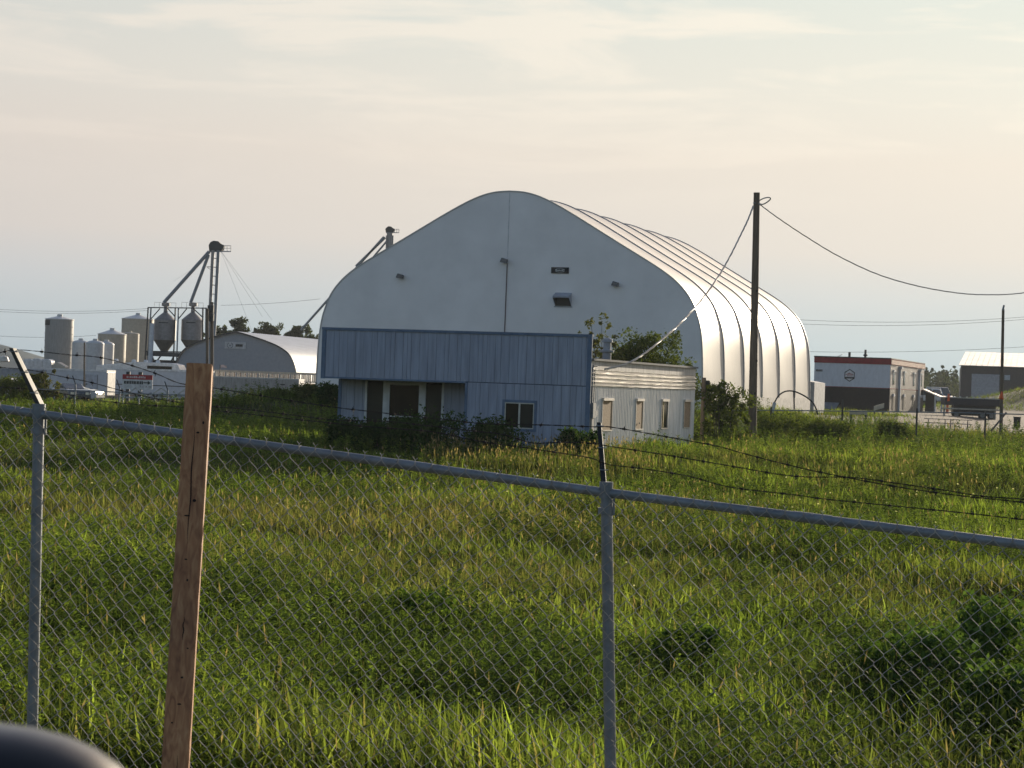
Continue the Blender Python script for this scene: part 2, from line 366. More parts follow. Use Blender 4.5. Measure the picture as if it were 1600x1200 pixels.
sh.f = [(i*nx+j, i*nx+j+1, (i+1)*nx+j+1, (i+1)*nx+j) for i in range(len(rows)-1) for j in range(nx-1)]
sh.build('membrane', M['fabric'], b, smooth=True)
M['ribm'] = mat('arch_track', (.30, .31, .33), .5)
for k in range(NB+1):
    rb = MB(); yy = k*BL
    pts = [(x, z) for x, z in full]
    rb.v = []; w_ = .05
    for (x, z), i in zip(pts, range(nx)):
        a = Vector((full[min(i+1, nx-1)][0]-full[max(i-1, 0)][0], full[min(i+1, nx-1)][1]-full[max(i-1, 0)][1])).normalized(); nr = Vector((a.y, -a.x))
        for yo, o in ((-w_, -.03), (-w_, .045), (w_, .045), (w_, -.03)): rb.v.append((x+nr.x*o, yy+yo, z+nr.y*o))
    rb.f = [(i*4+j, i*4+(j+1) % 4, (i+1)*4+(j+1) % 4, (i+1)*4+j) for i in range(nx-1) for j in range(4)]
    rb.build('arch', M['ribm'] if k else M['fabric'], b)
ex = MB(); ex.box(.0, .06, 1.0, LS, -.3, 1.05); ex.build('skirt', mat('skirt_fabric', (.55, .53, .5), .6), b)
cb = MB(); x0_, z0_ = g.onfront(790, 512); x1_, z1_ = g.onfront(793, 411)
cb.tube([(x1_-.02, -.05, z0_-3), (x1_, -.05, z1_)], .03); cb.build('conduit', mat('brown_conduit', (.16, .12, .12), .7), b)
cb = MB().tube([(-W2, -.035, z1_+.1), (-W2, -.035, full[nx//2][1]-.1)], .018); cb.build('fabric_seam', mat('seam', (.62, .62, .63), .7), b)
fl = None
for (px, py) in ((628, 431.5), (790.5, 407), (960.5, 443.5)):
    x, z = g.onfront(px, py, -.15); s = -.25 if px < 900 else .2
    o = MB().box(x-.06, x+.06, -.16, -.02, z-.06, z+.06).build('floodlight', M['dark'], b)
    MB().prism([(x-.2+s*.3, z-.1), (x+.16+s*.3, z-.15), (x+.2+s*.3, z+.06), (x-.1+s*.3, z+.14)], -.42, -.16).build('lamp_head', mat('lamp_head', (.14, .14, .15), .4), o, bevel=.02)
# black name sign
x0_, z1_ = g.onfront(862, 417.5); x1_, z0_ = g.onfront(889, 427.5)
sg = MB().box(x0_, x1_, -.07, -.02, z0_, z1_).build('name_sign', mat('black_sign', (.008, .01, .014), .6), b)
lt = MB(); cxs, czs = (x0_+x1_)/2, (z0_+z1_)/2
for i in range(28):
    a0, a1 = 2*math.pi*i/28, 2*math.pi*(i+1)/28; A = lambda a, r: (cxs+.29*r*math.cos(a), -.073, czs+.105*r*math.sin(a))
    if i % 14 in (13, 0): continue
    lt.add([A(a0, 1), A(a1, 1), A(a1, .84), A(a0, .84)], [(0, 1, 2, 3)])
x = cxs-.23
for wd, h in ((.05, .09), (.04, .06), (.05, .06), (.045, .07), (.035, .05), (.02, .02), (.05, .07), (.04, .09)): lt.box(x, x+wd, -.078, -.072, czs-.035, czs-.035+h); x += wd+.014
lt.build('lettering', mat('sign_white', (.5, .52, .52), .6), sg)
# hooded vent
x0_, z1_ = g.onfront(868.5, 457); x1_, z0_ = g.onfront(893, 479)
hv = MB(); dp = .55; ym = -.02
hv.add([(x0_, ym, z1_), (x1_, ym, z1_), (x1_, -dp, z1_-.22), (x0_, -dp, z1_-.22), (x0_, ym, z0_), (x1_, ym, z0_), (x0_, -dp, z1_-.3), (x1_, -dp, z1_-.3)],
       [(0, 3, 2, 1), (0, 4, 6, 3), (1, 2, 7, 5), (3, 6, 7, 2)])
hv.box(x0_-.06, x1_+.06, -.05, ym, z0_-.05, z0_)
h = hv.build('vent_hood', mat('vent_hood', (.33, .35, .4), .5), b)
MB().box(x0_+.01, x1_-.01, -.08, -.03, z0_+.02, z1_-.05).build('louvre', M['black'], h)

# grey lean-to at the back of the shed
f2 = Fr(1272, 140, z=G(29, 140)); x0_ = f2.onfront(1249, 620)[0]; z1_ = f2.onfront(1255, 598)[1]
r_ = f2.root('equipment_shed', 'pale grey lean-to box standing behind the last bay of the fabric hall', 'shed')
MB().prism([(x0_, -.5), (0, -.5), (0, z1_+.05), (x0_, z1_+.2)], 0, 4).build('wall', mat('leanto_metal', (.5, .51, .52), .6), r_)
MB().box(x0_+.1, x0_+.6, -.03, -.003, .0, 1.7).build('door', mat('leanto_door', (.16, .17, .2), .6), r_)

# ---- red and white two-storey trailer office ----------------------------------
f = Fr(1389.5, 230); b = f.root('site_office', 'two-storey site office, red cornice, white upper and charcoal lower storey', 'building')
g = f; XL = g.onfront(1271.5, 600)[0]; ZT = g.onfront(1330, 557.5)[1]; ZM = g.onfront(1330, 604.5)[1]; ZC = g.onfront(1330, 568)[1]; LG = g.onside(1443, 600, 0)[0]
M['sowhite'] = mat('office_white', (.55, .57, .6), .6, var=.05, stretch=(1, 1, .4)); M['charcoal'] = mat('charcoal_cladding', (.022, .02, .021), .85, spec=.1)
M['sored'] = mat('dark_red_cornice', (.24, .015, .025), .7, spec=.15); M['soside'] = mat('office_side', (.40, .38, .36), .45, stretch=(1, 2, .3))
M['solow'] = mat('office_side_lower', (.10, .09, .085), .5, stretch=(1, 3, .5), scale=2)
MB().box(XL, 0, 0, LG, ZM+.001, ZC).build('upper_wall', M['sowhite'], b)
MB().box(XL, 0, 0, LG, -.4, ZM-.06).build('lower_wall', M['charcoal'], b)
MB().box(XL-.02, .03, -.03, LG+.02, ZM-.06, ZM).build('red_band', M['sored'], b)
c = MB().box(XL-.04, .06, -.06, LG+.3, ZC, ZT-.12).build('cornice', M['sored'], b)
MB().box(XL-.08, .1, -.1, LG+.34, ZT-.12, ZT).build('cap', M['dark'], c)
sdp = MB()
for i in range(5): sdp.box(.012, .05+.02*(i % 2), .02, LG, ZM+.02+i*.001, ZM+.03)
y = .15
sp = MB()
while y < LG-.2: sp.box(.002, .03, y, y+.28, ZM+.02, ZC-.01); y += .32
sp.build('side_panelling', M['soside'], b)
sp = MB(); y = .15
while y < LG-.2: sp.box(.002, .03, y, y+.38, -.3, ZM-.08); y += .42
sp.build('side_panelling', M['solow'], b)
MB().box(.06, .14, -.02, LG+.2, ZC+.05, ZT-.2).build('side_cornice', mat('sunlit_cornice_tint', (.5, .3, .25), .4), b)  # sunlight on the red cornice's side, put into a paler salmon colour
for (px, kind) in ((1396.5, 0), (1413, 0), (1428, 0), (1440, 0)):
    yy = g.onside(px, 590, .05)[0]
    wn = MB().box(.03, .07, yy-.55, yy+.55, ZM+.45, ZC-.75).build('window', M['glassd'], b); MB().box(.03, .22, yy-.75, yy+.75, ZC-.74, ZC-.55).build('awning', M['white'], wn)
    wn = MB().box(.03, .07, yy-.5, yy+.5, .3, ZM-.95).build('window', mat('lower_glass', (.10, .095, .09), .3), b); MB().box(.03, .2, yy-.45, yy+.45, ZM-.92, ZM-.6).build('awning', M['white'], wn)
for px in (1405, 1436):
    yy = g.onside(px, 590, .05)[0]; MB().box(.04, .26, yy-.22, yy+.22, -.3, ZC-.35).box(.04, .42, yy-.5, yy+.5, ZC-.35, ZC-.1).build('downpipe', M['white'], b)
x0_, z1_ = g.onfront(1275, 577); x1_, z0_ = g.onfront(1285, 580.5); o = MB()
x = x0_
while x < x1_-.06: o.box(x, x+.09, -.04, -.003, z0_, z1_); x += .13
o.build('house_number', M['dark'], b)
# hexagon emblem
cx_, cz_ = g.onfront(1327.5, 586.5); rr = .72
def hexa(r, y, sx_=.86): return [(cx_+r*sx_*math.sin(math.pi*k/3)*1.08, y, cz_+r*math.cos(math.pi*k/3)) for k in range(6)]
em = MB().add(hexa(rr, -.02), [(0, 1, 2, 3, 4, 5)][::-1]).build('emblem', M['black'], b)
MB().add(hexa(rr*.84, -.03), [(0, 1, 2, 3, 4, 5)]).build('field', mat('emblem_white', (.6, .6, .6), .6), em)
MB().box(cx_-.52, cx_+.52, -.045, -.032, cz_-.36, cz_-.18).build('stripe', M['black'], em)
rd = MB()
for i in range(7): rd.box(cx_-.42+i*.125, cx_-.42+i*.125+.09, -.045, -.033, cz_+.08-.03*abs(i-3)/3, cz_+.30-.05*abs(i-3))
for i in range(6): rd.box(cx_-.30+i*.11, cx_-.30+i*.11+.07, -.045, -.033, cz_-.1, cz_+.0)
rd.build('lettering', mat('emblem_red', (.3, .07, .07), .6), em)
for px, pt, rad in ((1327.5, 550.5, .14), (1352.5, 546.5, .13)):
    x, z = g.onfront(px, pt, 3); mb = MB().tube([(x, 3, ZT-.1), (x, 3, z)], rad, 10)
    if px > 1340: mb.lathe([(.24, ZT+.2), (.24, ZT+.35), (.1, ZT+.45)], (x, 3), 12)
    mb.build('chimney', M['dark'], b)
x, z = g.onfront(1315, 553, 3); MB().tube([(x-.5, 3, ZT), (x+.1, 3, z-.05)], .03).add([(x-.55, 2.8, z-.28), (x+.5, 2.8, z+.22), (x+.5, 3.3, z+.26), (x-.55, 3.3, z-.24)], [(0, 1, 2, 3)]).build('antenna', M['steel'], b)
# covered steps at the far right end
st = MB(); y1 = LG; st.add([(.1, y1-1.5, 2.9), (.1, y1+2, 2.9), (2.6, y1+2, 1.9), (2.6, y1-1.5, 1.9), (.1, y1-1.5, 2.75), (.1, y1+2, 2.75), (2.6, y1+2, 1.75), (2.6, y1-1.5, 1.75)], [(0, 1, 2, 3)[::-1], (4, 5, 6, 7), (0, 3, 7, 4), (1, 5, 6, 2), (3, 2, 6, 7)])
cv = st.build('canopy', mat('canopy', (.6, .5, .45), .5), b)
for xx, yy in ((1.7, y1-1.4), (2.5, y1-1.4), (2.5, y1+1.8)): MB().box(xx-.09, xx+.09, yy-.09, yy+.09, -.2, 1.95).build('post', M['white'], cv)
stp = MB()
for i in range(4): stp.box(.1+i*.35, 1.6, y1-1.2, y1+1.5, -.1+i*.2, .1+i*.2)
stp.build('steps', M['dark'], b); MB().box(.1, 1.2, y1+1.5, y1+1.6, -.1, 2.7).build('screen', M['black'], b)

# ------------------------------------------------------------------ foreground fence
FA, FB = Vector((-2.12, 9.14, 0)), Vector((0.40, 8.50, 0))
def FP(t): return FB + (FB-FA)*t
def RZ(t): return float(np.interp(t, [-4, -2, -1, 0, 1, 2, 3], [.46, .03, -.205, -.433, -.625, -.80, -.97]))
def tpx(px, py):
    u, v = uv_(px, py); D = FB-FA; return (u*FB.y - FB.x)/(D.x - u*D.y)
fdir = (FB-FA).normalized(); fn = Vector((fdir.y, -fdir.x, 0))      # fn points towards the camera
fence = empty('chain_link_fence', (FB.x, FB.y, G(FB.x, FB.y)), 0, 'galvanised chain-link fence topped by three barbed wires, crossing the foreground', 'fence')
fo = fence.location.copy()
def L_(p): return Vector(p) - fo
H = 1.80
mt = MB()
for i in range(-3, 3):
    q = FP(i); z = RZ(i); pt = L_((q.x, q.y, z)); po = L_((q.x, q.y, z-H-.15))
    lean = {-1: Vector((-.0, 0, 0)), 0: Vector((.10, 0, 0))}.get(i, Vector((0, 0, 0)))
    if i == -1: lean = Vector((.03, 0, 0))
    top = pt - fn*.03 + Vector((0, 0, .032))
    ps = MB().tube([po-fn*.03+lean, top], .0245, 16).build('post', M['steel'], fence, smooth=True)
    # cap, rail band and barb arm
    cp = MB().tube([top-Vector((0, 0, .06)), top+Vector((0, 0, .008))], .029, 14)
    cp.tube([top-Vector((0, 0, .125)), top-Vector((0, 0, .10))], .031, 14); cp.tube([top+fdir*.035-Vector((0, 0, .13)), top+fdir*.035-Vector((0, 0, .03))], .006, 6)
    cp.build('post_cap', M['steel'], ps, smooth=True)
    if i in (-1, -2, -3): a0 = P(57, 640, top.y+fo.y); a1 = P(17, 541, top.y+fo.y) if i == -1 else None
    else: a0 = P(944, 748, 8.53); a1 = P(938.5, 660, 8.7)
    if i == -1: base, tip = top+Vector((.008, 0, .0)), L_(P(20, 544, 9.15))
    elif i == 0: base, tip = top+Vector((-.0, 0, .0)), L_(P(939, 660, 8.72))
    else: base, tip = top, top+Vector((-.06, .12, .25))
    dv = (tip-base).normalized(); sd_ = dv.cross(Vector((0, 1, 0))).normalized()
    wd = .022
    am = MB(); bk = Vector((0, .022, 0))
    A = [base - sd_*wd*.0 - sd_*-wd, base, base + sd_*wd]
    # angle-iron: two thin flanges meeting at a front edge
    for s_ in (-1, 1):
        e = sd_*(-wd*s_)+Vector((0, .004, 0)) if s_*(-1 if sd_.x > 0 else 1) < 0 and False else (Vector((-wd*1.0, .003, 0)) if s_ < 0 else Vector((.010 if i != 0 else .003, .034, 0))); tk = Vector((0, .004, 0))
        am.add([base, base+e, tip+e*.8, tip, base+tk, base+e+tk, tip+e*.8+tk, tip+tk], [(0, 1, 2, 3), (7, 6, 5, 4), (0, 4, 5, 1), (3, 2, 6, 7), (1, 5, 6, 2), (0, 3, 7, 4)])
    arm = am.build('barb_arm', mat('arm_steel', (.055, .055, .055), .55) if i != 0 else mat('dark_arm', (.02, .02, .02), .6), ps)
    for k in (.06, .42, .78):
        cl_ = MB(); p_ = tip.lerp(base, k); cl_.tube([p_+Vector((.012, .012, 0)), p_+Vector((0, -.004, 0)), p_+Vector((-wd, .0, 0))], .0025, 5)
        cl_.build('wire_clip', M['steel'], arm)
rl = MB(); rl.tube([L_((*(FP(t)-fn*.028)[:2], RZ(t)-.005)) for t in np.linspace(-3.2, 2.6, 30)], .0195, 14)
for t in (-.35, .30): rl.tube([L_((*(FP(t)-fn*.028)[:2], RZ(t)-.005)), L_((*(FP(t+.06)-fn*.028)[:2], RZ(t+.06)-.005))], .0215, 14)
rl.build('top_rail', M['steel'], fence, smooth=True)
wmb = MB(); WD = .075; HH = .080; seg = (FB-FA).length; nw = int(5.6*seg/(WD/2)); wr = .0019
for i in range(nw):
    s0 = -3.0*seg + i*WD/2; pts = []
    for k in range(int(H/(HH/2))):
        side = (k + i) % 2; s = s0 + side*WD/2; t = s/seg; q = FP(t)
        jx = .0025*math.sin(i*1.7+k*2.3); z = RZ(t) + .006 - k*HH/2 + .002*math.sin(i*3.1+k)
        # round the knuckles: two points per corner
        dirn = 1 if side else -1
        off = fn*(.004+.0022*(1 if (k % 2) else -1))
        for e in (-1, 1): pts.append(L_(Vector((q.x, q.y, z - e*-.0035)) + fdir*(jx) + off*1.0) if False else L_(Vector((q.x, q.y, z + (-e)*.004)) + fdir*jx + off))
    wmb.tube(pts, wr, 4, cap=False)
    # twisted barbs above the rail
    if i % 2 == 0:
        q = FP((s0)/seg); z = RZ(s0/seg)+.006
        bpt = L_(Vector((q.x, q.y, z))+fn*.004)
        wmb.tube([bpt, bpt+Vector((.001, 0, .018))], .0028, 4); h = .011*random.uniform(.7, 1.3)
        wmb.tube([bpt+Vector((.001, 0, .017)), bpt+fdir*h+Vector((0, 0, .017+h*.8))], .0016, 4); wmb.tube([bpt+Vector((.001, 0, .017)), bpt-fdir*h*.8+Vector((0, 0, .019+h))], .0016, 4)
wmb.build('wire_mesh', mat('mesh_wire', (.36, .335, .30), .8, metal=0, spec=.15, var=.2, scale=9), fence)
for t in np.arange(-2.9, 2.5, .17):
    q = FP(t)-fn*.028; c_ = L_((q.x, q.y, RZ(t)-.005)); MB().tube([c_+fn*.03+Vector((0, 0, .012)), c_+Vector((0, 0, .021)), c_-fn*.02], .002, 4).build('tie_wire', M['steel'], fence)
BW = [[(-60, 560), (0, 551), (22, 546.5), (60, 549), (104, 554), (153, 558), (195, 568), (242, 583), (281, 599), (325, 605), (370, 612), (430, 622), (520, 636), (580, 643), (640, 650), (700, 656), (757, 662), (850, 664), (931, 667), (960, 668), (1055, 685), (1120, 697), (1160, 708), (1250, 731), (1333, 748), (1410, 762), (1496, 774), (1600, 785), (1700, 797)],
      [(-60, 568), (0, 574), (46, 578), (94, 588), (140, 597), (185, 609), (230, 620), (276, 628), (320, 634), (370, 638), (430, 645), (520, 656), (600, 658), (657, 664), (747, 674), (790, 680), (831, 692), (880, 691), (930, 693), (950, 697), (1035, 710), (1135, 727), (1240, 744), (1330, 746), (1400, 755), (1470, 765), (1540, 776), (1600, 780), (1700, 792)],
      [(-60, 600), (0, 605), (58, 609), (110, 617), (156, 626), (228, 633), (286, 636), (331, 641), (400, 648), (480, 657), (567, 666), (650, 672), (690, 677), (747, 689), (810, 698), (870, 707), (924, 716), (952, 726), (1010, 733), (1080, 745), (1140, 761), (1240, 773), (1283, 779), (1360, 787), (1442, 795), (1530, 804), (1600, 812), (1700, 822)]]
M['rust'] = mat('old_barbed_wire', (.022, .017, .015), .7, metal=.2)
for bi, lst in enumerate(BW):
    pts = []
    for (px, py) in lst:
        q = FP(tpx(px, py)); pts.append(P(px, py, q.y + .03 + .02*bi))
    d1 = crom3 = []
    pv = [Vector(p) for p in pts]
    for i in range(len(pv)-1):
        a, b_, c, d = pv[max(i-1, 0)], pv[i], pv[i+1], pv[min(i+2, len(pv)-1)]
        for k in range(4):
            t = k/4; crom3.append(.5*((2*b_)+(-a+c)*t+(2*a-5*b_+4*c-d)*t*t+(-a+3*b_-3*c+d)*t**3))
    mb = MB(); dense = []
    acc = 0; nxt = .08
    for i in range(len(crom3)-1):
        a, c = crom3[i], crom3[i+1]; ln = (c-a).length; n = max(1, int(ln/.012))
        for k in range(n): dense.append(a.lerp(c, k/n))
    for ph in (0, math.pi):
        mb.tube([L_(p + Vector((0, math.cos(i*.75+ph)*.0016, math.sin(i*.75+ph)*.0016))) for i, p in enumerate(dense)], .0013, 4, cap=False)
    i = random.randint(3, 8)
    while i < len(dense)-2:
        p = L_(dense[i]); tdir = (dense[i+1]-dense[i]).normalized()
        mb.tube([p-tdir*.007, p+tdir*.007], .0042, 6)
        for k in range(4):
            an = random.uniform(0, 6.28); dv = Vector((tdir.x*random.uniform(-.4, .4), math.cos(an), math.sin(an))).normalized(); mb.tube([p+tdir*random.uniform(-.005, .005), p+dv*.016], [.0015, .0007], 4)
        i += random.randint(9, 14)
    mb.build('barbed_wire', M['rust'], fence)

# wooden post in front of the fence
mw = bpy.data.materials.new('post_wood'); mw.use_nodes = True; t = mw.node_tree; bs = t.nodes['Principled BSDF']; bs.inputs['Roughness'].default_value = .75
c = t.nodes.new('ShaderNodeTexCoord'); mpn = t.nodes.new('ShaderNodeMapping'); mpn.inputs['Scale'].default_value = (26, 26, 1.1); t.links.new(c.outputs['Object'], mpn.inputs[0])
n1 = t.nodes.new('ShaderNodeTexNoise'); n1.inputs['Scale'].default_value = 1.5; n1.inputs['Detail'].default_value = 8; n1.inputs['Distortion'].default_value = 1.2; t.links.new(mpn.outputs[0], n1.inputs[0])
col = ramp(t, n1.outputs[0], [(.3, (.22, .092, .040)), (.5, (.40, .185, .080)), (.7, (.52, .28, .13))])
n2 = t.nodes.new('ShaderNodeTexNoise'); n2.inputs['Scale'].default_value = 3; n2.inputs['Detail'].default_value = 3; t.links.new(c.outputs['Object'], n2.inputs[0])
col = mixc(t, ramp(t, n2.outputs[0], [(.4, (0, 0, 0)), (.7, (.35, .35, .35))]), col, (.07, .04, .028))
t.links.new(col, bs.inputs['Base Color']); bn = t.nodes.new('ShaderNodeBump'); bn.inputs['Strength'].default_value = .6; bn.inputs['Distance'].default_value = .004; t.links.new(n1.outputs[0], bn.inputs['Height']); t.links.new(bn.outputs[0], bs.inputs['Normal'])
wt = P(312.5, 573, 7.85); wb = P(275, 1190, 7.45); dv = (wb-wt); wb = wt + dv*1.30
wp = empty('wooden_post', (wb.x, wb.y, G(wb.x, wb.y)), 0, 'reddish brown square timber post leaning slightly in front of the chain-link fence', 'post'); wo2 = wp.location.copy()
axis = (wt-wb).normalized(); sx_ = Vector((1, .10, 0)); sx_ = (sx_-axis*sx_.dot(axis)).normalized(); sy_ = axis.cross(sx_)
mb = MB(); hw = .0485; ch = .007; ring = [(-hw+ch, -hw), (hw-ch, -hw), (hw, -hw+ch), (hw, hw-ch), (hw-ch, hw), (-hw+ch, hw), (-hw, hw-ch), (-hw, -hw+ch)]
nseg = 30
for i in range(nseg+1):
    p = wb.lerp(wt, i/nseg)-wo2; wv = .0015
    for (a, c_) in ring: q = p+sx_*(a+random.uniform(-wv, wv)*.6)+sy_*(c_+random.uniform(-wv, wv)*.6); mb.v.append(tuple(q))
mb.f = [(i*8+j, i*8+(j+1) % 8, (i+1)*8+(j+1) % 8, (i+1)*8+j)[::1] for i in range(nseg) for j in range(8)]; mb.f.append(tuple(nseg*8+j for j in range(8)))
body = mb.build('shaft', mw, wp)
if sy_.y < 0: fy = sy_
else: fy = -sy_
mcrk = mat('crack', (.02, .011, .008), .9)      # drying cracks and knots standing as thin dark slits in the front face
def onf(t_, s_): return wt.lerp(wb, t_) - wo2 + sx_*s_ + fy*(hw+.0012)
Z_ = -axis
for (t0, t1, s_) in ((.13, .36, -.004), (.50, .545, .0), (.76, .92, .006)):
    L0 = [onf(t0+(t1-t0)*k/10, s_+.002*math.sin(k*1.3)) for k in range(11)]
    kn = MB()
    for k in range(10):
        w0 = .0019*math.sin(math.pi*(k+.01)/10)+.0004; w1 = .0019*math.sin(math.pi*(k+1)/10)+.0004
        kn.add([L0[k]-sx_*w0, L0[k]+sx_*w0, L0[k+1]+sx_*w1, L0[k+1]-sx_*w1], [(0, 1, 2, 3)])
    kn.build('crack', mcrk, body)
for (t_, s_, a_, b_) in ((.14, .01, .006, .004), (.275, .012, .007, .006), (.305, -.012, .012, .003), (.39, -.006, .006, .003), (.43, .004, .004, .005), (.56, .02, .004, .003), (.615, .006, .005, .004), (.665, .002, .008, .003), (.12, .028, .004, .006), (.70, -.02, .004, .003)):
    c0 = onf(t_, s_); MB().add([c0+sx_*a_*math.cos(k*math.pi/4)+axis*b_*math.sin(k*math.pi/4) for k in range(8)], [tuple(range(8))]).build('knot', mcrk, body)

# car door mirror at the lower left
D = .8
mr = empty('door_mirror', P(40, 1330, D), 0, 'black car door mirror, out of focus, lower left corner', 'car mirror'); mo = mr.location.copy()
def superbox(mb, cx, cy, cz, rx, ry, rz, e=.45, n=36, m=20):
    o = len(mb.v); pw = lambda v, q: math.copysign(abs(v)**q, v)
    for i in range(m+1):
        th = -math.pi/2+math.pi*i/m
        for j in range(n):
            ph = 2*math.pi*j/n; mb.v.append((cx+rx*pw(math.cos(th), .9)*pw(math.cos(ph), e), cy+ry*pw(math.sin(th), .9), cz+rz*pw(math.cos(th), .9)*pw(math.sin(ph), e)))
    for i in range(m):
        for j in range(n): mb.f.append((o+i*n+j, o+i*n+(j+1) % n, o+(i+1)*n+(j+1) % n, o+(i+1)*n+j))
    return mb
top = P(70, 1152, D).z; rgt = P(222, 1200, D).x; rx = .105; rz = .068
superbox(MB(), rgt-rx-mo.x, D-mo.y+.03, top-rz-mo.z, rx, .055, rz, .62).build('housing', mat('gloss_black', (.010, .010, .011), .35, coat=.2), mr, smooth=True)
superbox(MB(), rgt-rx-mo.x, D-mo.y-.022, top-rz-mo.z, rx*.9, .006, rz*.88, .62).build('mirror_glass', mat('mirror_back', (.01, .01, .012), .35), mr, smooth=True)
MB().tube([(rgt-2.0*rx-mo.x, D-mo.y+.03, top-1.6*rz-mo.z), (rgt-2.9*rx-mo.x, D-mo.y+.03, top-2.1*rz-mo.z)], .03, 12).build('arm', M['black'], mr, smooth=True)

# ------------------------------------------------------------------ poles, cables
M['pole'] = mat('pole_wood', (.20, .155, .11), .85, scale=3, stretch=(6, 6, .4), col2=(.09, .07, .052), bump=.4)
def pole(px_t, py_t, px_b, py_b, d, r0, r1, label, name='utility_pole', cat='pole', group=None):
    t_ = P(px_t, py_t, d); b_ = P(px_b, py_b, d); k = (G(b_.x, b_.y)-.1-t_.z)/(b_.z-t_.z); bb = t_.lerp(b_, k)
    o = empty(name, (bb.x, bb.y, G(bb.x, bb.y)), 0, label, cat, group)
    MB().tube([bb-o.location, (bb.lerp(t_, .5))-o.location, t_-o.location], [r1, (r0+r1)/2, r0], 14).build('shaft', M['pole'], o, smooth=True)
    return o, t_, bb
po, ptop, pbot = pole(1182.5, 301, 1175, 693, 88, .135, .19, 'tall weathered timber pole with nothing but a service cable, beside the blue office')
for z_, s_ in ((3.6, .06), (2.2, .02), (6.6, -.05)): MB().add([(s_+.035*math.cos(k*math.pi/4), -.19+.01, z_+.07*math.sin(k*math.pi/4)) for k in range(8)], [tuple(range(8))]).build('knot', M['black'], po)
MB().tube([(ptop.x-po.location.x-.15, ptop.y-po.location.y-.1, ptop.z-po.location.z-.45), (ptop.x-po.location.x+.2, ptop.y-po.location.y-.1, ptop.z-po.location.z-.5)], .03).build('cable_clamp', M['steel'], po)
def sag(a, b_, s, n=40): 
    return [a.lerp(b_, i/n) - Vector((0, 0, 4*s*(i/n)*(1-i/n))) for i in range(n+1)]
def spline3(pv, n=8):
    out = []
    for i in range(len(pv)-1):
        a, b_, c, d = pv[max(i-1, 0)], pv[i], pv[i+1], pv[min(i+2, len(pv)-1)]
        for k in range(n): t = k/n; out.append(.5*((2*b_)+(-a+c)*t+(2*a-5*b_+4*c-d)*t*t+(-a+3*b_-3*c+d)*t**3))
    out.append(pv[-1]); return out
mc = mat('service_cable', (.62, .58, .52), .5, scale=1.6, col2=(.38, .33, .3)); mc2 = mat('cable_sleeve', (.5, .46, .42), .6)
def cable(pv, r, label, o0):
    sp_ = spline3(pv, 12); root = empty('service_cable', o0, 0, label, 'cable')
    # resample evenly
    den = []
    for i in range(len(sp_)-1):
        ln = (sp_[i+1]-sp_[i]).length; n = max(1, int(ln/.12))
        for k in range(n): den.append(sp_[i].lerp(sp_[i+1], k/n))
    den.append(sp_[-1]); o0 = Vector(o0)
    for kk, (ph, m_) in enumerate(((0, mc), (2.1, mc2), (4.2, mc))):
        MB().tube([p-o0+Vector((math.cos(i*.55+ph)*r*.6, 0, math.sin(i*.55+ph)*r*.6)) for i, p in enumerate(den)], r*.55, 5).build('strand', m_, root)
c1 = [P(1177, 322, 86), P(1168, 345, 85.5), P(1155, 372, 84.5), P(1140, 402, 83), P(1120, 436, 81), P(1095, 470, 78.5), P(1062, 506, 75), P(1030, 534, 72.4), P(1000, 557, 70.5), P(975, 570, 69.3), P(945, 577, 68.4)]
cable(c1, .034, 'pale twisted service cable sagging from the tall timber pole down to the office eave', ptop)
c2 = [P(1188, 320, 86), P(1215, 340, 86), P(1260, 370, 87), P(1310, 400, 88), P(1370, 428, 89), P(1430, 446, 90.5), P(1490, 457, 92), P(1540, 460.5, 93), P(1600, 457.5, 95), P(1700, 440, 98), P(1800, 405, 101)]
cable(c2, .024, 'thin twisted cable running from the tall timber pole off to the right', ptop)
lp = [P(1187, 313, 85.8), P(1193, 310, 85.6), P(1200, 308.5, 85.6), P(1204, 310, 85.6), P(1201, 314, 85.7), P(1194, 318.5, 85.8), P(1187, 320, 85.9)]
MB().tube([q-po.location for q in spline3(lp, 6)], .028, 6).build('cable_loop', mc, po)

po2, t2, b2 = pole(1567.5, 483, 1564, 671, 104, .07, .095, 'slim timber pole with a diagonal brace and orange ribbon, far right')
q = P(1572, 645, 104)-po2.location; q2 = P(1549, 673, 103)-po2.location; MB().tube([q, q2], .05, 8).build('brace', M['pole'], po2)
mo_ = mat('orange_ribbon', (.75, .12, .03), .6)
q = P(1564.5, 618, 103.9)-po2.location; MB().add([q+Vector((-.13, 0, -.18)), q+Vector((.13, 0, -.2)), q+Vector((.06, 0, .2)), q+Vector((-.02, -.05, .22)), q+Vector((.0, -.09, -.1))], [(0, 1, 4), (1, 2, 4), (2, 3, 4), (3, 0, 4)]).build('ribbon', mo_, po2)
MB().tube([P(1566, 485, 104)-po2.location+Vector((0, -.1, .0)), P(1568, 480, 104)-po2.location+Vector((0, -.1, .1))], .05).build('insulator', M['steel'], po2)
for yl, yr, s in ((495, 488, 1.2), (502, 491, 1.2), (547, 536, .8)):
    a = P(1180, yl, 330); c_ = P(1680, yr, 330); o = empty('power_line', a, 0, {495: 'upper faint power line above the red and white office', 502: 'second faint power line just below the uppermost one, right', 547: 'lowest faint power line, just above the roof of the red and white office'}[yl], 'power line')
    MB().tube([p-a for p in sag(a, c_, s)], .035, 4).build('wire', M['dark'], o)
for i, (yl, yr, s) in enumerate(((479, 482, .6), (482.5, 485, .6), (520, 524, .5))):
    a = P(-60, yl, 330); c_ = P(232 if i < 2 else 150, yr, 330); o = empty('power_line', a, 0, ('upper faint wire crossing the sky left of the hopper bins', 'lower of the two close faint wires left of the hopper bins', 'faint low wire behind the tall grey tank')[i], 'power line')
    MB().tube([p-a for p in sag(a, c_, s)], .03, 4).build('wire', M['dark'], o)
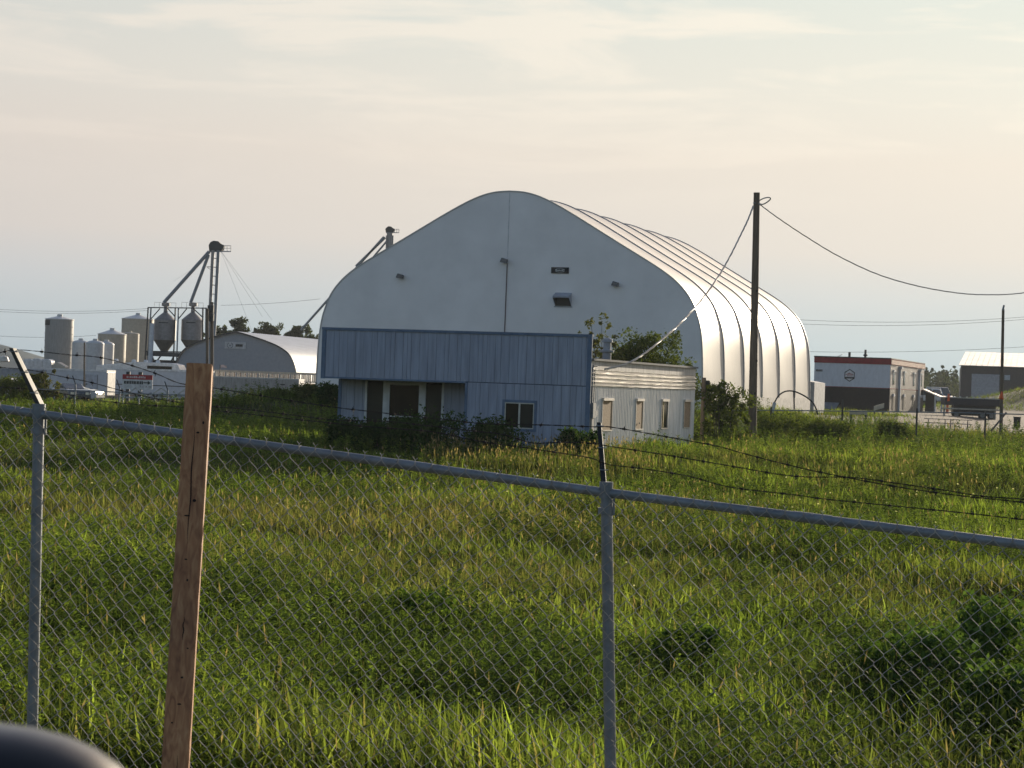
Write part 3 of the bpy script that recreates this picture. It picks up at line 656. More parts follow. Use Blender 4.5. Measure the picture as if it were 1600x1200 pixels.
a = P(345, 477, 330); c_ = P(500, 467, 330); o = empty('power_line', a, 0, 'faint wire between the elevator tower and the fabric hall', 'power line'); MB().tube([p-a for p in sag(a, c_, .2)], .03, 4).build('wire', M['dark'], o)

# ------------------------------------------------------------------ back fence
bf = empty('back_fence', PG(800, 100), 0, 'low chain-link fence with pipe rail across the back of the field', 'fence'); bo = bf.location.copy()
for seg_ in ([(60, 608), (150, 611), (240, 616), (330, 619), (400, 620)], [(395, 632), (470, 626.5), (575, 623.5)], [(1110, 641), (1180, 641), (1250, 641.5), (1320, 642.5), (1400, 643.5), (1500, 645), (1620, 648)]):
    dd = 112 if seg_[0][0] < 500 else 98
    MB().tube([P(x, y, dd)-bo for x, y in seg_], .03, 8).build('rail', M['steel'], bf)
for (x, y, dd) in ((118, 600, 112), (187, 606, 112), (262, 609, 112), (330, 612, 112), (400, 619, 112), (472, 622, 112), (540, 622, 112), (1205, 636, 98), (1317, 624, 98), (1433, 638, 98), (1540, 642, 98)):
    p = P(x, y, dd); z = G(p.x, p.y); ps = MB().tube([Vector((p.x, p.y, z-.1))-bo, p-bo], .045, 8).build('post', M['dark'] if x > 1000 else M['steel'], bf)
    if x < 300: MB().tube([p-bo, p-bo+Vector((-.18, 0, .45))], .03, 5).build('barb_arm', M['dark'], ps)
# fine mesh of the back fence, thin real wires
bm_ = MB()
for (xa, ya, xb, yb, dd) in ((1110, 641, 1600, 647.5, 98), (60, 608, 400, 620, 112)):
    a = P(xa, ya, dd); c_ = P(xb, yb, dd); n = int((c_-a).length/.14)
    for i in range(n):
        p = a.lerp(c_, i/n)-bo; s_ = 1 if i % 2 else -1; bm_.tube([p, p+Vector((.55*s_, 0, -1.1))], .004, 3, cap=False)
bm_.build('wire_mesh', M['steel'], bf)

# ------------------------------------------------------------------ left yard
def gframe(px, d, name, label, cat, yaw=R(8), group=None):
    fr_ = Fr(px, d, yaw); return fr_, fr_.root(name, label, cat, group)
M['tank_w'] = mat('white_tank', (.55, .56, .56), .4, var=.05); M['tank_b'] = mat('beige_tank', (.42, .38, .31), .5, var=.06); M['tank_g'] = mat('grey_tank', (.30, .30, .29), .5, var=.08, stretch=(3, 3, .3)); M['bin'] = mat('galv_bin', (.26, .25, .25), .5, metal=.4, var=.1)
def tank(px0, px1, ytop, yroof, d, m, label, group, dome=False, bands=0, name='storage_tank'):
    a = P(px0, ytop, d); c_ = P(px1, ytop, d); r = (c_.x-a.x)/2; cx = (a.x+c_.x)/2; z0 = G(cx, d); zt = (a.z+c_.z)/2-z0; zr = P((px0+px1)/2, yroof, d).z-z0
    o = empty(name, (cx, d+r, z0), 0, label, 'tank', group)
    MB().lathe([(r, -.2), (r, zt)], n=36).build('shell', m, o, smooth=True)
    if dome: pr = [(r*1.005, zt)] + [(r*math.cos(k*math.pi/12), zt+(zr-zt)*math.sin(k*math.pi/12)) for k in range(1, 6)] + [(.3, zr), (.3, zr+.2), (.05, zr+.22)]
    else: pr = [(r*1.03, zt-.04), (r*1.03, zt+.05), (.35, zr), (.35, zr+.25), (.05, zr+.3)]
    MB().lathe(pr, n=36).build('roof', m if dome else M['tank_w'], o, smooth=True)
    if bands:
        bd_ = MB()
        for k in range(1, bands+1):
            z = zt*k/(bands+1); bd_.lathe([(r, z-.05), (r+.05, z-.05), (r+.05, z+.05), (r, z+.05)], n=36, cap=False)
        bd_.build('hoops', m, o)
    return o, r, zt
tg, r_, zt_ = tank(66.5, 110.5, 498.5, 493.5, 262, M['tank_g'], 'tall grey corrugated tank, leftmost of the tank farm', 'tanks in the left yard', bands=9)
np_ = MB(); R2 = r_+.04
for k in range(4):
    a0, a1 = math.pi*(1.06+.07*k), math.pi*(1.06+.07*(k+1)); np_.add([(R2*math.cos(a0), R2*math.sin(a0), zt_-.8), (R2*math.cos(a1), R2*math.sin(a1), zt_-.8), (R2*math.cos(a1), R2*math.sin(a1), zt_-.15), (R2*math.cos(a0), R2*math.sin(a0), zt_-.15)], [(0, 1, 2, 3)])
np_.build('nameplate', M['dark'], tg)
tank(186, 236, 498, 491, 300, M['tank_b'], 'tallest beige tank, beside the hopper bins', 'tanks in the left yard', bands=1)
tank(149, 193, 522, 515, 280, M['tank_b'], 'mid-height beige tank with a conical cap, behind the white tanks', 'tanks in the left yard')
tank(185, 215, 521, 519, 290, M['tank_b'], 'plain-topped beige tank wedged between the two capped beige tanks', 'tanks in the left yard', dome=True)
tank(110, 137, 536, 531, 256, M['tank_w'], 'small white domed tank beside the tall grey tank', 'tanks in the left yard', dome=True)
tank(132, 160, 536.5, 531.5, 250, M['tank_w'], 'small white domed tank, middle and nearest of the three', 'tanks in the left yard', dome=True)
tank(152, 176, 538, 533, 257, M['tank_w'], 'small white domed tank in front of the beige tank, rightmost of the three', 'tanks in the left yard', dome=True)
# hopper bins on a steel frame
D = 245; pz = lambda px, py, d=D: P(px, py, d)
bt = empty('bin_platform', PG(277, D), 0, 'steel frame of posts and braces carrying two hopper bins', 'frame'); bo = bt.location.copy()
zt_ = 481
for dy in (0, 4.2):
    for x in (231.5, 236, 274, 279, 317, 322):
        p = pz(x, 480.5, D+dy); MB().tube([p-bo, Vector((p.x-(.25 if x < 240 else -.25 if x > 310 else 0), p.y, G(p.x, p.y)))-bo], .09, 6).build('post', M['steel'] if x in (236, 279) else M['dark'], bt)
    br = MB()
    for a, c_ in (((231, 480.5), (323, 481.5)), ((228, 549), (325, 551)), ((236, 498), (250, 482)), ((274, 495), (262, 482)), ((279, 498), (292, 482)), ((317, 496), (302, 482)), ((231, 552), (236, 500)), ((236, 552), (245, 575)), ((274, 552), (262, 575)), ((236, 575), (256, 550)), ((280, 575), (300, 550))): br.tube([pz(*a, D+dy)-bo, pz(*c_, D+dy)-bo], .07 if a[1] < 549 else .09, 5)
    br.build('brace', M['dark'], bt)
dk = MB(); a = pz(229, 551, D-.2)-bo; c_ = pz(324, 551, D-.2)-bo; dk.box(a.x, c_.x, a.y, a.y+5, a.z-.35, a.z+.1); dk.box(a.x+.2, c_.x-.2, a.y+1, a.y+4, -.2, a.z-.8)
dk.build('deck', M['dark'], bt)
p0 = pz(233, 545)-bo; MB().tube([Vector((p0.x+.2, p0.y-.3, 0)), Vector((p0.x+.3, p0.y-.3, pz(233, 505).z-bo.z))], .28, 12).build('downpipe', M['white'], bt, smooth=True)
for (xl, xr, lab) in ((236.5, 269, 'left grey hopper bin on the steel frame'), (279.5, 312, 'right grey hopper bin on the steel frame, sunlit along its right edge')):
    a = pz(xl, 498); c_ = pz(xr+2, 498); r = (c_.x-a.x)/2; cx = (a.x+c_.x)/2; z0 = G(cx, D); o = empty('hopper_bin', (cx, D+2.1, z0), 0, lab, 'grain bin', 'hopper bins on the steel frame')
    zz = lambda py: pz((xl+xr)/2, py).z-z0
    MB().lathe([(r, zz(531)), (r, zz(499))], n=32).build('shell', M['bin'], o, smooth=True)
    MB().lathe([(r*1.02, zz(499.5)), (r*.55, zz(492)), (.25, zz(487)), (.22, zz(478)), (.5, zz(477)), (.5, zz(472)), (.1, zz(471))], n=32).build('roof', M['bin'], o, smooth=True)
    MB().lathe([(r*1.01, zz(531)), (.4, zz(549)), (.4, zz(551))], n=32).build('hopper', mat('hopper_steel', (.12, .115, .10), .6), o, smooth=True)
    MB().box(-.55, .55, -r-.02, -r+.1, zz(504.5), zz(503)).build('marking', M['dark'], o)
    rl_ = MB(); hz = zz(481)
    for sx__ in (-1.3, -.7, .7, 1.3): rl_.tube([(sx__, -.5, hz), (sx__, -.5, hz+.7)], .025, 4)
    rl_.tube([(-1.3, -.5, hz+.7), (-.5, -.5, hz+.7)], .025, 4); rl_.tube([(.5, -.5, hz+.7), (1.3, -.5, hz+.7)], .025, 4); rl_.build('railing', M['steel'], o)
def elevator(px, ytop, xb, d, spouts, label, wleg=17, full=True, s=1.0):
    t_ = P(px, ytop, d); b0 = P(xb, 575, d); z0 = G(b0.x, b0.y); o = empty('grain_elevator', (b0.x, b0.y, z0), 0, label, 'elevator'); oo = o.location.copy()
    q = lambda x, y, dy=0: P(x, y, d+dy)-oo
    k = (z0-t_.z)/(b0.z-t_.z)
    if full:
        for dx in (-4.2, 4.2): MB().tube([q(px+dx, ytop+14), (P(px+dx, ytop+14, d).lerp(P(xb+dx, 575, d), k)-oo)], .2, 8).build('leg_casing', M['steel'] if dx > 0 else M['bin'], o)
        ld = MB()
        for i in range(9):
            y_ = ytop+26+i*14; c0 = px-(y_-ytop)*.045; ld.tube([q(c0-4.2, y_), q(c0+4.2, y_+1)], .06, 4)
        ld.tube([q(px-14, ytop+40), q(px-4, ytop+40)], .06, 4); ld.tube([q(px-13, ytop+41), q(px-5, ytop+46)], .04, 4)
        ld.build('cross_braces', M['dark'], o)
    hd = MB(); n = 16; w0 = 10*s; h0 = 14*s
    prof = [(-w0, 16*s), (-w0-1, 6*s), (-w0+2, 1*s), (-3*s, -1*s), (4*s, 0), (8*s, 4*s), (13*s, 6*s), (12*s, 10*s), (8*s, 16*s)]
    a0 = [q(px+x, ytop+y) for x, y in prof]; a1 = [v+Vector((0, 1.2, 0)) for v in a0]; nn = len(prof)
    hd.add(a0+a1, [tuple(range(nn)), tuple(range(nn, 2*nn))[::-1]]+[(i, (i+1) % nn, (i+1) % nn+nn, i+nn)[::-1] for i in range(nn)]); hd.build('head', M['dark'] if full else mat('elevator_head', (.16, .16, .15), .6), o)
    pf = MB(); pf.tube([q(px-10*s, ytop+16*s), q(px+24*s, ytop+16*s)], .08, 4)
    for x in (13, 18, 24): pf.tube([q(px+x*s, ytop+16*s), q(px+x*s, ytop+7*s)], .05, 4)
    pf.tube([q(px+12*s, ytop+7*s), q(px+24*s, ytop+7*s)], .05, 4); pf.tube([q(px+12*s, ytop+11*s), q(px+24*s, ytop+11*s)], .03, 4); pf.build('platform', M['steel'], o)
    for (x0, y0_, x1, y1_, rad) in spouts: MB().tube([q(x0, y0_), q(x1, y1_)], rad, 8).build('spout', M['steel'] if rad > .12 else M['bin'], o)
    return o, q
eo, q = elevator(337, 377, 328, 245, [(327, 393, 256, 473, .22), (326, 398, 298, 473, .2)], 'tall grain elevator tower with spouts fanning down to two hopper bins')
gw = MB()
for (x, y) in ((425, 500), (410, 495), (395, 520), (270, 440)): gw.tube([q(345, 392), q(x, y)], .012, 3)
gw.build('guy_wire', M['steel'], eo)
eo, q = elevator(609, 354, 605, 330, [(602, 371, 556, 416, .2), (605, 376, 573, 414, .16), (600, 370, 470, 516, .2)], 'second grain elevator head showing above the left slope of the fabric hall', full=True, s=.6)
MB().tube([q(609, 364), q(612, 600)], .5, 8).build('shaft', M['bin'], eo)
# quonset
D = 225; f = Fr(464, D, R(12)); f.yaw = R(12); b = f.root('quonset_hut', 'long arched grey metal shed with silver roof, behind the container', 'shed')
raw = [(464, 600), (462.5, 582), (459, 568), (453, 556), (445, 548), (432, 540), (415, 533), (395, 526), (380, 521.5), (370.5, 519)]
hp = crom([f.onfront(x, y) for x, y in raw], 3); hp[0] = (hp[0][0], -.2); W2 = -hp[-1][0]
fl_ = hp+[(-2*W2-x, z) for x, z in hp[:-1][::-1]]; nx = len(fl_)
gw_ = MB().prism(fl_[::-1], 0, .05).build('gable_wall', mat('quonset_end', (.27, .29, .32), .6, var=.04), b)
LQ = 30; rf = MB()
for yy in np.arange(-.25, LQ, .3):
    o_ = .05*math.sin(yy*9)
    for i, (x, z) in enumerate(fl_): rf.v.append((x*1.0+(x+W2)/W2*(.1+o_*.3), float(yy), z+.08+o_*.3))
nr = len(rf.v)//nx; rf.f = [(i*nx+j, i*nx+j+1, (i+1)*nx+j+1, (i+1)*nx+j) for i in range(nr-1) for j in range(nx-1)]
rf.build('roof', mat('silver_roof', (.36, .40, .47), .6, metal=.0, var=.06, stretch=(1, .1, 1)), b, smooth=True)
eb = MB()
for i in range(nx-1):
    (x, z), (x2, z2) = fl_[i], fl_[i+1]; s_ = lambda x: x+(x+W2)/W2*.12
    eb.add([(s_(x), -.3, z-.06), (s_(x2), -.3, z2-.06), (s_(x2), -.3, z2+.1), (s_(x), -.3, z+.1)], [(0, 1, 2, 3)])
eb.build('verge', M['dark'], b)
x0_, z1_ = f.onfront(352, 534); x1_, z0_ = f.onfront(384.5, 545.5); sg = MB().box(x0_, x1_, -.1, -.01, z0_, z1_).build('wall_sign', mat('sign_grey', (.42, .44, .46), .5), b)
lt = MB(); x, z = f.onfront(370, 539.7); xx = x+.05
for wd in (.16, .1, .16, .14, .14, .14): lt.box(xx-.15, xx-.15+wd-.02, -.13, -.105, z-.14, z+.14); xx += wd
lt.build('lettering', M['dark'], sg); xc, zc = f.onfront(360, 539.7)
msd = mat('sign_dim', (.2, .21, .23), .6)
for q_ in (range(-4, 4), range(6, 14)):
  lg = MB()
  for k in q_:
    a0, a1 = k*math.pi/10, (k+1)*math.pi/10; C_ = lambda a, r: (xc+r*1.15*math.cos(a), -.11, zc+r*math.sin(a)); lg.add([C_(a0, .33), C_(a1, .33), C_(a1, .24), C_(a0, .24)], [(0, 1, 2, 3)])
  lg.build('logo_arc', msd, sg)
MB().box(xc-.12, xc+.1, -.115, -.105, zc-.05, zc+.05).build('logo_arrow', msd, sg)
# container with slatted rack behind
f, b = gframe(466, 196, 'shipping_container', 'low beige corrugated container standing in front of the arched shed', 'container', R(6))
x0_ = f.onfront(312, 605)[0]; z1_ = f.onfront(420, 590.5)[1]; mbc = MB(); x = x0_
while x < -.02: mbc.box(x, min(0, x+.16), -.03, .02, -.1, z1_-.12); mbc.box(x+.16, min(0, x+.28), .0, .03, -.1, z1_-.12); x += .28
mbc.build('corrugated_side', mat('beige_container', (.33, .32, .30), .6, stretch=(2, 1, .3)), b)
MB().box(x0_, 0.03, -.04, 2.4, z1_-.12, z1_).box(x0_, 0.03, -.04, 2.4, -.2, -.1).box(0, .04, -.045, .06, -.1, z1_-.12).build('frame', mat('container_frame', (.45, .45, .43), .5), b)
MB().box(.0, .03, .06, 2.4, -.1, z1_-.12).build('end_wall', mat('container_end', (.3, .3, .33), .6), b)
xa, za = f.onfront(442, 601); MB().box(xa-.25, xa+.2, -.05, -.032, za-.06, za+.06).build('code_plate', M['dark'], b)
f, b = gframe(494, 204, 'slatted_rack', 'long cream slatted rack with brown struts, seen over the beige container', 'rack', R(6))
x0_ = f.onfront(334, 585)[0]; z1_ = f.onfront(420, 580.5)[1]; z0_ = z1_-.85
MB().box(x0_, 0, 0, .1, z1_-.2, z1_).box(x0_, 0, 0, .1, z0_-.12, z0_).box(x0_, 0, .5, .6, -.2, z0_-.2).build('rails', mat('cream_rail', (.5, .43, .34), .6), b)
x = x0_; sl = MB(); sb = MB()
while x < -.3:
    for k in (.12, .3, .62, .8): sl.box(x+k, x+k+.14, .01, .08, z0_, z1_-.2)
    sb.box(x+.98, x+1.08, -.02, .1, z0_-.3, z1_-.2); sb.box(x+.47, x+.56, .02, .1, z0_, z1_-.2); x += 1.1
sl.build('slats', mat('cream_slat', (.48, .41, .33), .6), b); sb.build('struts', mat('brown_strut', (.14, .09, .06), .7), b)
fp = P(344, 570, 201); fo_ = empty('flag', (fp.x, fp.y, G(fp.x, fp.y)), 0, 'small pale flag on a short pole above the slatted rack', 'flag'); MB().tube([(0, 0, 0), (0, 0, fp.z-fo_.location.z)], .04, 6).build('pole', M['dark'], fo_); h = fp.z-fo_.location.z
MB().add([(.0, 0, h), (.3, .05, h+.02), (.65, -.05, h-.1), (.68, 0, h-.3), (.3, -.03, h-.25), (0, 0, h-.28)], [(0, 5, 4, 1), (1, 4, 3, 2)]).build('cloth', mat('flag_cloth', (.6, .45, .4), .7), fo_)
M['wtrail'] = mat('trailer_white', (.50, .52, .56), .35, var=.05); M['wtrail2'] = mat('trailer_roof_white', (.7, .7, .69), .4)
M['rubber'] = mat('tyre', (.02, .02, .02), .9)
def wheel(o, x, y, r, w_=.22):
    t_ = MB().add([], []); n = 18; v = []
    for (rr_, yy) in ((r, y), (r, y+w_)):
        for k in range(n): v.append((x+rr_*math.cos(2*math.pi*k/n), yy, r+rr_*math.sin(2*math.pi*k/n)))
    t_.add(v, [tuple(range(n)), tuple(range(n, 2*n))[::-1]]+[(k, (k+1) % n, (k+1) % n+n, k+n)[::-1] for k in range(n)])
    wo3 = t_.build('wheel', M['rubber'], o); v = [(x+r*.55*math.cos(2*math.pi*k/n), y-.01, r+r*.55*math.sin(2*math.pi*k/n)) for k in range(n)]
    MB().add(v, [tuple(range(n))]).build('rim', M['steel'], wo3)
f, b = gframe(165.5, 186, 'enclosed_trailer', 'white box trailer with a side door and sunlit end, behind the left fence post', 'trailer')
x0_ = f.onfront(72, 600)[0]; z1_ = f.onfront(120, 579)[1]
MB().box(x0_, 0, 0, 2.4, .45, z1_).build('body', M['wtrail'], b, bevel=.05); MB().box(x0_-.03, .03, -.03, 2.43, z1_-.02, z1_+.14).build('roof', M['wtrail2'], b)
a, c_ = f.onfront(134, 600)[0], f.onfront(152, 600)[0]; dd = MB().box(a, c_, -.03, -.004, .6, z1_-.3).build('door', mat('trailer_door', (.42, .44, .49), .4), b); MB().box(a-.03, a, -.035, -.002, .6, z1_-.3).box(c_, c_+.03, -.035, -.002, .6, z1_-.3).box(a, a+.15, -.06, -.03, 1.4, 1.5).build('frame', M['dark'], dd)
MB().box(.004, .06, .15, 2.25, .5, z1_-.1).build('end_door', mat('end_door', (.62, .6, .56), .4), b)
for x in (x0_*.45, x0_*.45-.8): wheel(b, x, -.02, .36)
MB().box(x0_*.45-1.3, x0_*.45+.5, -.12, .02, .72, .8).build('mudguard', M['steel'], b)
f, b = gframe(322, 200, 'enclosed_trailer', 'long white box trailer passing behind the red-topped sign', 'trailer')
x0_ = f.onfront(178, 600)[0]; z1_ = f.onfront(240, 579)[1]
MB().box(x0_, 0, 0, 2.4, .5, z1_).build('body', M['wtrail'], b, bevel=.05); MB().box(x0_-.03, .03, -.05, 2.43, z1_-.02, z1_+.16).build('roof', M['wtrail2'], b); MB().box(x0_, 0, -.02, -.002, z1_-1.5, z1_-1.42).build('side_stripe', M['dark'], b)
for x in (x0_*.5, x0_*.5-.9): wheel(b, x, -.02, .38)
f, b = gframe(283, 212, 'camper_trailer', 'white camper roof with rounded sunlit end and dark window band, behind the long trailer', 'camper')
x0_ = f.onfront(150, 575)[0]; z1_ = f.onfront(230, 566)[1]; cbx = MB()
cbx.prism([(x0_, .6), (-.2, .6), (0, 1.2), (-.1, z1_-.9), (-.5, z1_-.15), (-1.2, z1_), (-5, z1_), (x0_, z1_-.5)], 0, 2.4); cbx.build('body', M['wtrail2'], b, bevel=.06)
a = f.onfront(230, 574)[0]; MB().box(a, -1.1, -.03, -.004, z1_-.85, z1_-.35).build('window', M['glassd'], b); wheel(b, x0_*.5, -.02, .36)
vs = MB()
for x in (-7.5, -5.6, -4.3, -3.0): vs.lathe([(.25, z1_-.1), (.25, z1_+.15), (.12, z1_+.25)], (x, 1.2), 10)
vs.build('roof_vent', M['wtrail2'], b)
f, b = gframe(84, 205, 'flat_trailer', 'grey low trailer behind the bush at the left edge', 'trailer'); x0_ = f.onfront(-30, 590)[0]; z1_ = f.onfront(40, 577)[1]
MB().box(x0_, 0, 0, 2.4, .7, z1_).build('body', mat('grey_trailer', (.25, .27, .3), .5), b, bevel=.04); MB().box(x0_, 0, -.02, 2.4, z1_, z1_+.1).build('roof', M['wtrail'], b); wheel(b, x0_*.4, -.02, .4)
for i, (xa, xb, yt, yb, lab) in enumerate(((36, 51, 561, 575, 'rounded white tote, leftmost behind the trailer roofs'), (50, 64, 560, 575, 'square white tote, second behind the trailer roofs'), (63, 78, 561, 575, 'tall pale tote beside the tall grey tank'), (80, 100, 565.5, 578, 'low cream boat-shaped cover beside the tall grey tank'))):
    f, b = gframe(xb, 225, 'liquid_tote', lab, 'tote', group='totes behind the trailers'); x0_ = f.onfront(xa, 568)[0]; z1_ = f.onfront((xa+xb)/2, yt)[1]; z0_ = f.onfront((xa+xb)/2, yb)[1]-.6
    c1_ = .3 if i < 3 else .7; MB().prism([(x0_, z0_), (0, z0_), (0, z1_-c1_*.7), (-c1_*(1 if i < 3 else 1.3), z1_), (x0_+c1_*.5, z1_-(.0 if i < 3 else .2)), (x0_, z1_-c1_*.5)], 0, 1.3).build('shell', mat('tote_white', (.6, .6, .6), .35) if i < 3 else M['tank_b'], b, bevel=.08)
    MB().box(x0_-.02, .02, -.02, 1.32, z0_-.12, z0_).box(x0_, x0_+.1, .1, .2, -.1, z0_-.12).box(-.1, 0, .1, .2, -.1, z0_-.12).box(x0_, x0_+.1, 1.1, 1.2, -.1, z0_-.12).box(-.1, 0, 1.1, 1.2, -.1, z0_-.12).build('stand', M['steel'], b)
# sign with red header
f, b = gframe(237.5, 150, 'yard_sign', 'large white board with a red header and black arrow, before the long trailer', 'sign', R(3)); g = f
x0_ = g.onfront(191.5, 595)[0]; zt_ = g.onfront(215, 585.5)[1]; zm = g.onfront(215, 593)[1]; zb = g.onfront(215, 608.5)[1]; WS = -x0_
bo_ = MB().box(x0_, 0, -.04, 0, zb, zm).build('board', mat('sign_board', (.6, .6, .6), .5), b); MB().box(x0_, 0, -.045, 0, zm, zt_).build('header', mat('sign_red', (.38, .02, .025), .5), b)
for x in (x0_+.25, x0_+WS*.52): MB().box(x, x+.28, .005, .12, -.2, zt_+.2).build('post', M['dark'], b)
tx = MB(); x = x0_+.3
for wd, h in ((.12, .12), (.05, .1), (.12, .13), (.1, .13), (.12, .15), (.1, .15), (.06, .08), (.12, .15), (.1, .14), (.06, .16), (.1, .12)): tx.box(x, x+wd, -.055, -.046, zm+.1, zm+.1+h); x += wd+.035
tx.build('header_lettering', mat('letter_white', (.65, .5, .5), .5), b)
tx = MB(); zc = zm-.22; x = x0_+.12
for wd in (.16, .06, .14, .07, .12, .05, .14, .16, .06, .16, .06, .14, .12): tx.box(x, x+wd-.025, -.05, -.042, zc-.12, zc+.1); x += wd
xe = -.12; tx.add([(x, -.05, zc+.04), (xe-.22, -.05, zc+.04), (xe-.22, -.05, zc+.15), (xe, -.05, zc), (xe-.22, -.05, zc-.15), (xe-.22, -.05, zc-.04), (x, -.05, zc-.04)], [(0, 6, 5, 1), (1, 5, 4, 3, 2)])
tx.build('arrow_lettering', mat('letter_black', (.02, .03, .03), .5), b)
cu = bpy.data.curves.new('txt', 'FONT'); cu.body = 'T  E  A  M'; cu.size = .2; cu.extrude = .004
to = bpy.data.objects.new('tmp', cu); sc.collection.objects.link(to); dg = bpy.context.evaluated_depsgraph_get(); me = bpy.data.meshes.new_from_object(to.evaluated_get(dg)); bpy.data.objects.remove(to)
lo = bpy.data.objects.new('foot_lettering', me); sc.collection.objects.link(lo); lo.parent = b; lo.rotation_euler = (R(90), 0, 0); lo.location = (-.95, -.046, zm-.58); me.materials.clear(); me.materials.append(mat('letter_dark', (.1, .03, .04), .5))
# poles of the left yard
po3, t3, b3 = pole(324, 482, 323.5, 568, 170, .10, .13, 'thin timber pole, left of the pair above the wooden post', group=None)
po4, t4, b4 = pole(331, 472, 331, 575, 172, .13, .15, 'darker timber pole with a bulky fitting, right of the pair above the wooden post')
for z_ in (483, 496): q = P(330, z_, 171.8)-po4.location; MB().lathe([(.1, q.z-.35), (.28, q.z-.3), (.28, q.z+.3), (.1, q.z+.35)], (q.x, q.y-.25), 12).build('transformer', M['dark'], po4)
pole(132, 535, 131.5, 600, 175, .06, .08, 'short dark stick of a pole before the white domed tanks')
lm = empty('street_lamp', PG(2, 180), 0, 'short yard lamp with a pale bell head at the left edge', 'lamp'); q = P(4, 562, 180)-lm.location; MB().tube([(q.x-.3, 0, 0), (q.x-.3, 0, q.z)], .07, 8).build('post', M['steel'], lm); MB().lathe([(.1, q.z+.35), (.35, q.z+.25), (.5, q.z-.1), (.45, q.z-.2)], (q.x+.1, 0), 14).build('lamp_head', mat('lamp_pale', (.6, .55, .48), .4), lm, smooth=True); MB().tube([(q.x-.8, 0, q.z+.2), (q.x+.1, 0, q.z+.2)], .08, 6).build('arm', M['steel'], lm)
# vehicles
M['vglass'] = mat('car_glass', (.06, .07, .08), .08)
def car(px, d, name, label, cat, L=4.8, Hc=1.7, col=(.5, .52, .55), yaw=YAW, lights=False, van=False, group=None):
    f_ = Fr(px, d, yaw); b_ = f_.root(name, label, cat, group); m_ = mat('paint', col, .25, metal=.1, coat=.6, var=.03)
    bp = [(-L, .45), (-L, .95), (-L+.15, 1.02), (-L+1.4, 1.08), (-.9, 1.08), (-.1, .95), (0, .7), (0, .4), (-.4, .3), (-L+.4, .3)]
    cp = [(-L+.3, 1.05), (-L+.7, Hc), (-1.9, Hc), (-1.1, 1.06)] if van else [(-L+1.0, 1.06), (-L+1.5, Hc), (-2.1, Hc), (-1.2, 1.06)]
    MB().prism(bp, 0, 1.8).build('body', m_, b_, bevel=.06)
    cb_ = MB().prism(cp, .1, 1.7).build('cabin', m_, b_, bevel=.05)
    ix = [(x*.98-.03, 1.1 if z < 1.2 else Hc-.12) for x, z in cp]; MB().prism([(ix[0][0]+.15, ix[0][1]), (ix[1][0]+.08, ix[1][1]), (ix[2][0]-.02, ix[2][1]), (ix[3][0]-.1, ix[3][1])], .085, 1.715).build('side_window', M['vglass'], cb_)
    x2, z2 = cp[2]; x3, z3 = cp[3]; MB().add([(x2+.04, .2, z2-.06), (x2+.04, 1.6, z2-.06), (x3+.0, 1.65, z3+.06), (x3+.0, .15, z3+.06)], [(0, 3, 2, 1)]).build('windscreen', M['vglass'], cb_)
    for x in (-.9, -L+.95):
        wheel(b_, x, -.02, .34); wheel(b_, x, 1.62, .34)
    for y in (.15, 1.35): MB().box(0, .03, y, y+.3, .68, .86).build('headlight', mat('headlight', (.8, .75, .6), .2, emit=14 if lights else 0), b_)
    return b_
car(40, 150, 'parked_car', 'silver car roof showing over the bush at the left edge', 'car', Hc=1.75, col=(.55, .57, .6), van=True)
car(107, 158, 'parked_car', 'dark car with glaring lamps below the white box trailer', 'car', L=4.4, Hc=1.5, col=(.08, .09, .1), lights=False, yaw=R(60))
for (px, py) in ((88, 620.5), (111, 622)): pass
for (px, ppy, r) in ((79.5, 621.5, .09), (87.5, 620.5, .24), (111, 622, .2)): pass
car(150, 165, 'parked_car', 'low white car body against the foot of the box trailer', 'car', L=4.2, Hc=1.35, col=(.5, .5, .5), yaw=R(12))
car(1481, 300, 'pickup_truck', 'white truck cab behind the black flatbed, right one', 'truck', L=5.6, Hc=2.3, col=(.6, .6, .6), yaw=R(60), van=True)
car(1468, 290, 'pickup_truck', 'white truck cab beside the site office steps, left one', 'truck', L=5.6, Hc=2.1, col=(.6, .6, .6), yaw=R(60), van=True)
# pipe frames before the sign
pf = empty('pipe_rack', PG(255, 140), 0, 'low rack of pale pipes set in triangles below the red-topped sign', 'rack'); mb = MB(); o0 = pf.location
for i in range(4):
    x0_ = 190+i*40; mb.tube([P(x0_, 621, 140)-o0, P(x0_+22, 606, 140)-o0, P(x0_+42, 621, 140)-o0], .06, 6)
mb.tube([P(190, 615, 140)-o0, P(345, 617, 140)-o0], .05, 6); mb.tube([P(190, 621, 140)-o0, P(345, 623, 140)-o0], .06, 6)
for x in range(192, 345, 25): q = P(x, 621, 140); mb.tube([q-o0, Vector((q.x, q.y, G(q.x, q.y)))-o0], .05, 6)
mb.build('pipes', mat('pale_pipe', (.45, .46, .45), .5), pf)

# ------------------------------------------------------------------ right yard
f = Fr(1700, 345, R(12)); f.oz = -1.6; b = f.root('machine_shed', 'dark brown metal shed with a bright white roof, far right', 'shed'); g = f
XL = g.onfront(1501, 600)[0]; ZE = g.onfront(1501, 570.5)[1]; ZP = g.onfront(1508, 546)[1]
MB().box(XL, 0, 0, 47, -2.5, ZE).build('wall', mat('brown_metal', (.05, .042, .042), .6), b)
rf = MB(); dx = 1.2; x = XL-.4
while x < .4: rf.add([(x, -.4, ZE-.05), (x+.9, -.4, ZE-.05), (x+.9+dx, 24, ZP+.1), (x+dx, 24, ZP+.1), (x, -.4, ZE+.03), (x+.9, -.4, ZE+.03), (x+.9+dx, 24, ZP+.18), (x+dx, 24, ZP+.18)], [(4, 5, 6, 7), (0, 4, 7, 3), (1, 2, 6, 5), (0, 1, 5, 4)]); x += .95
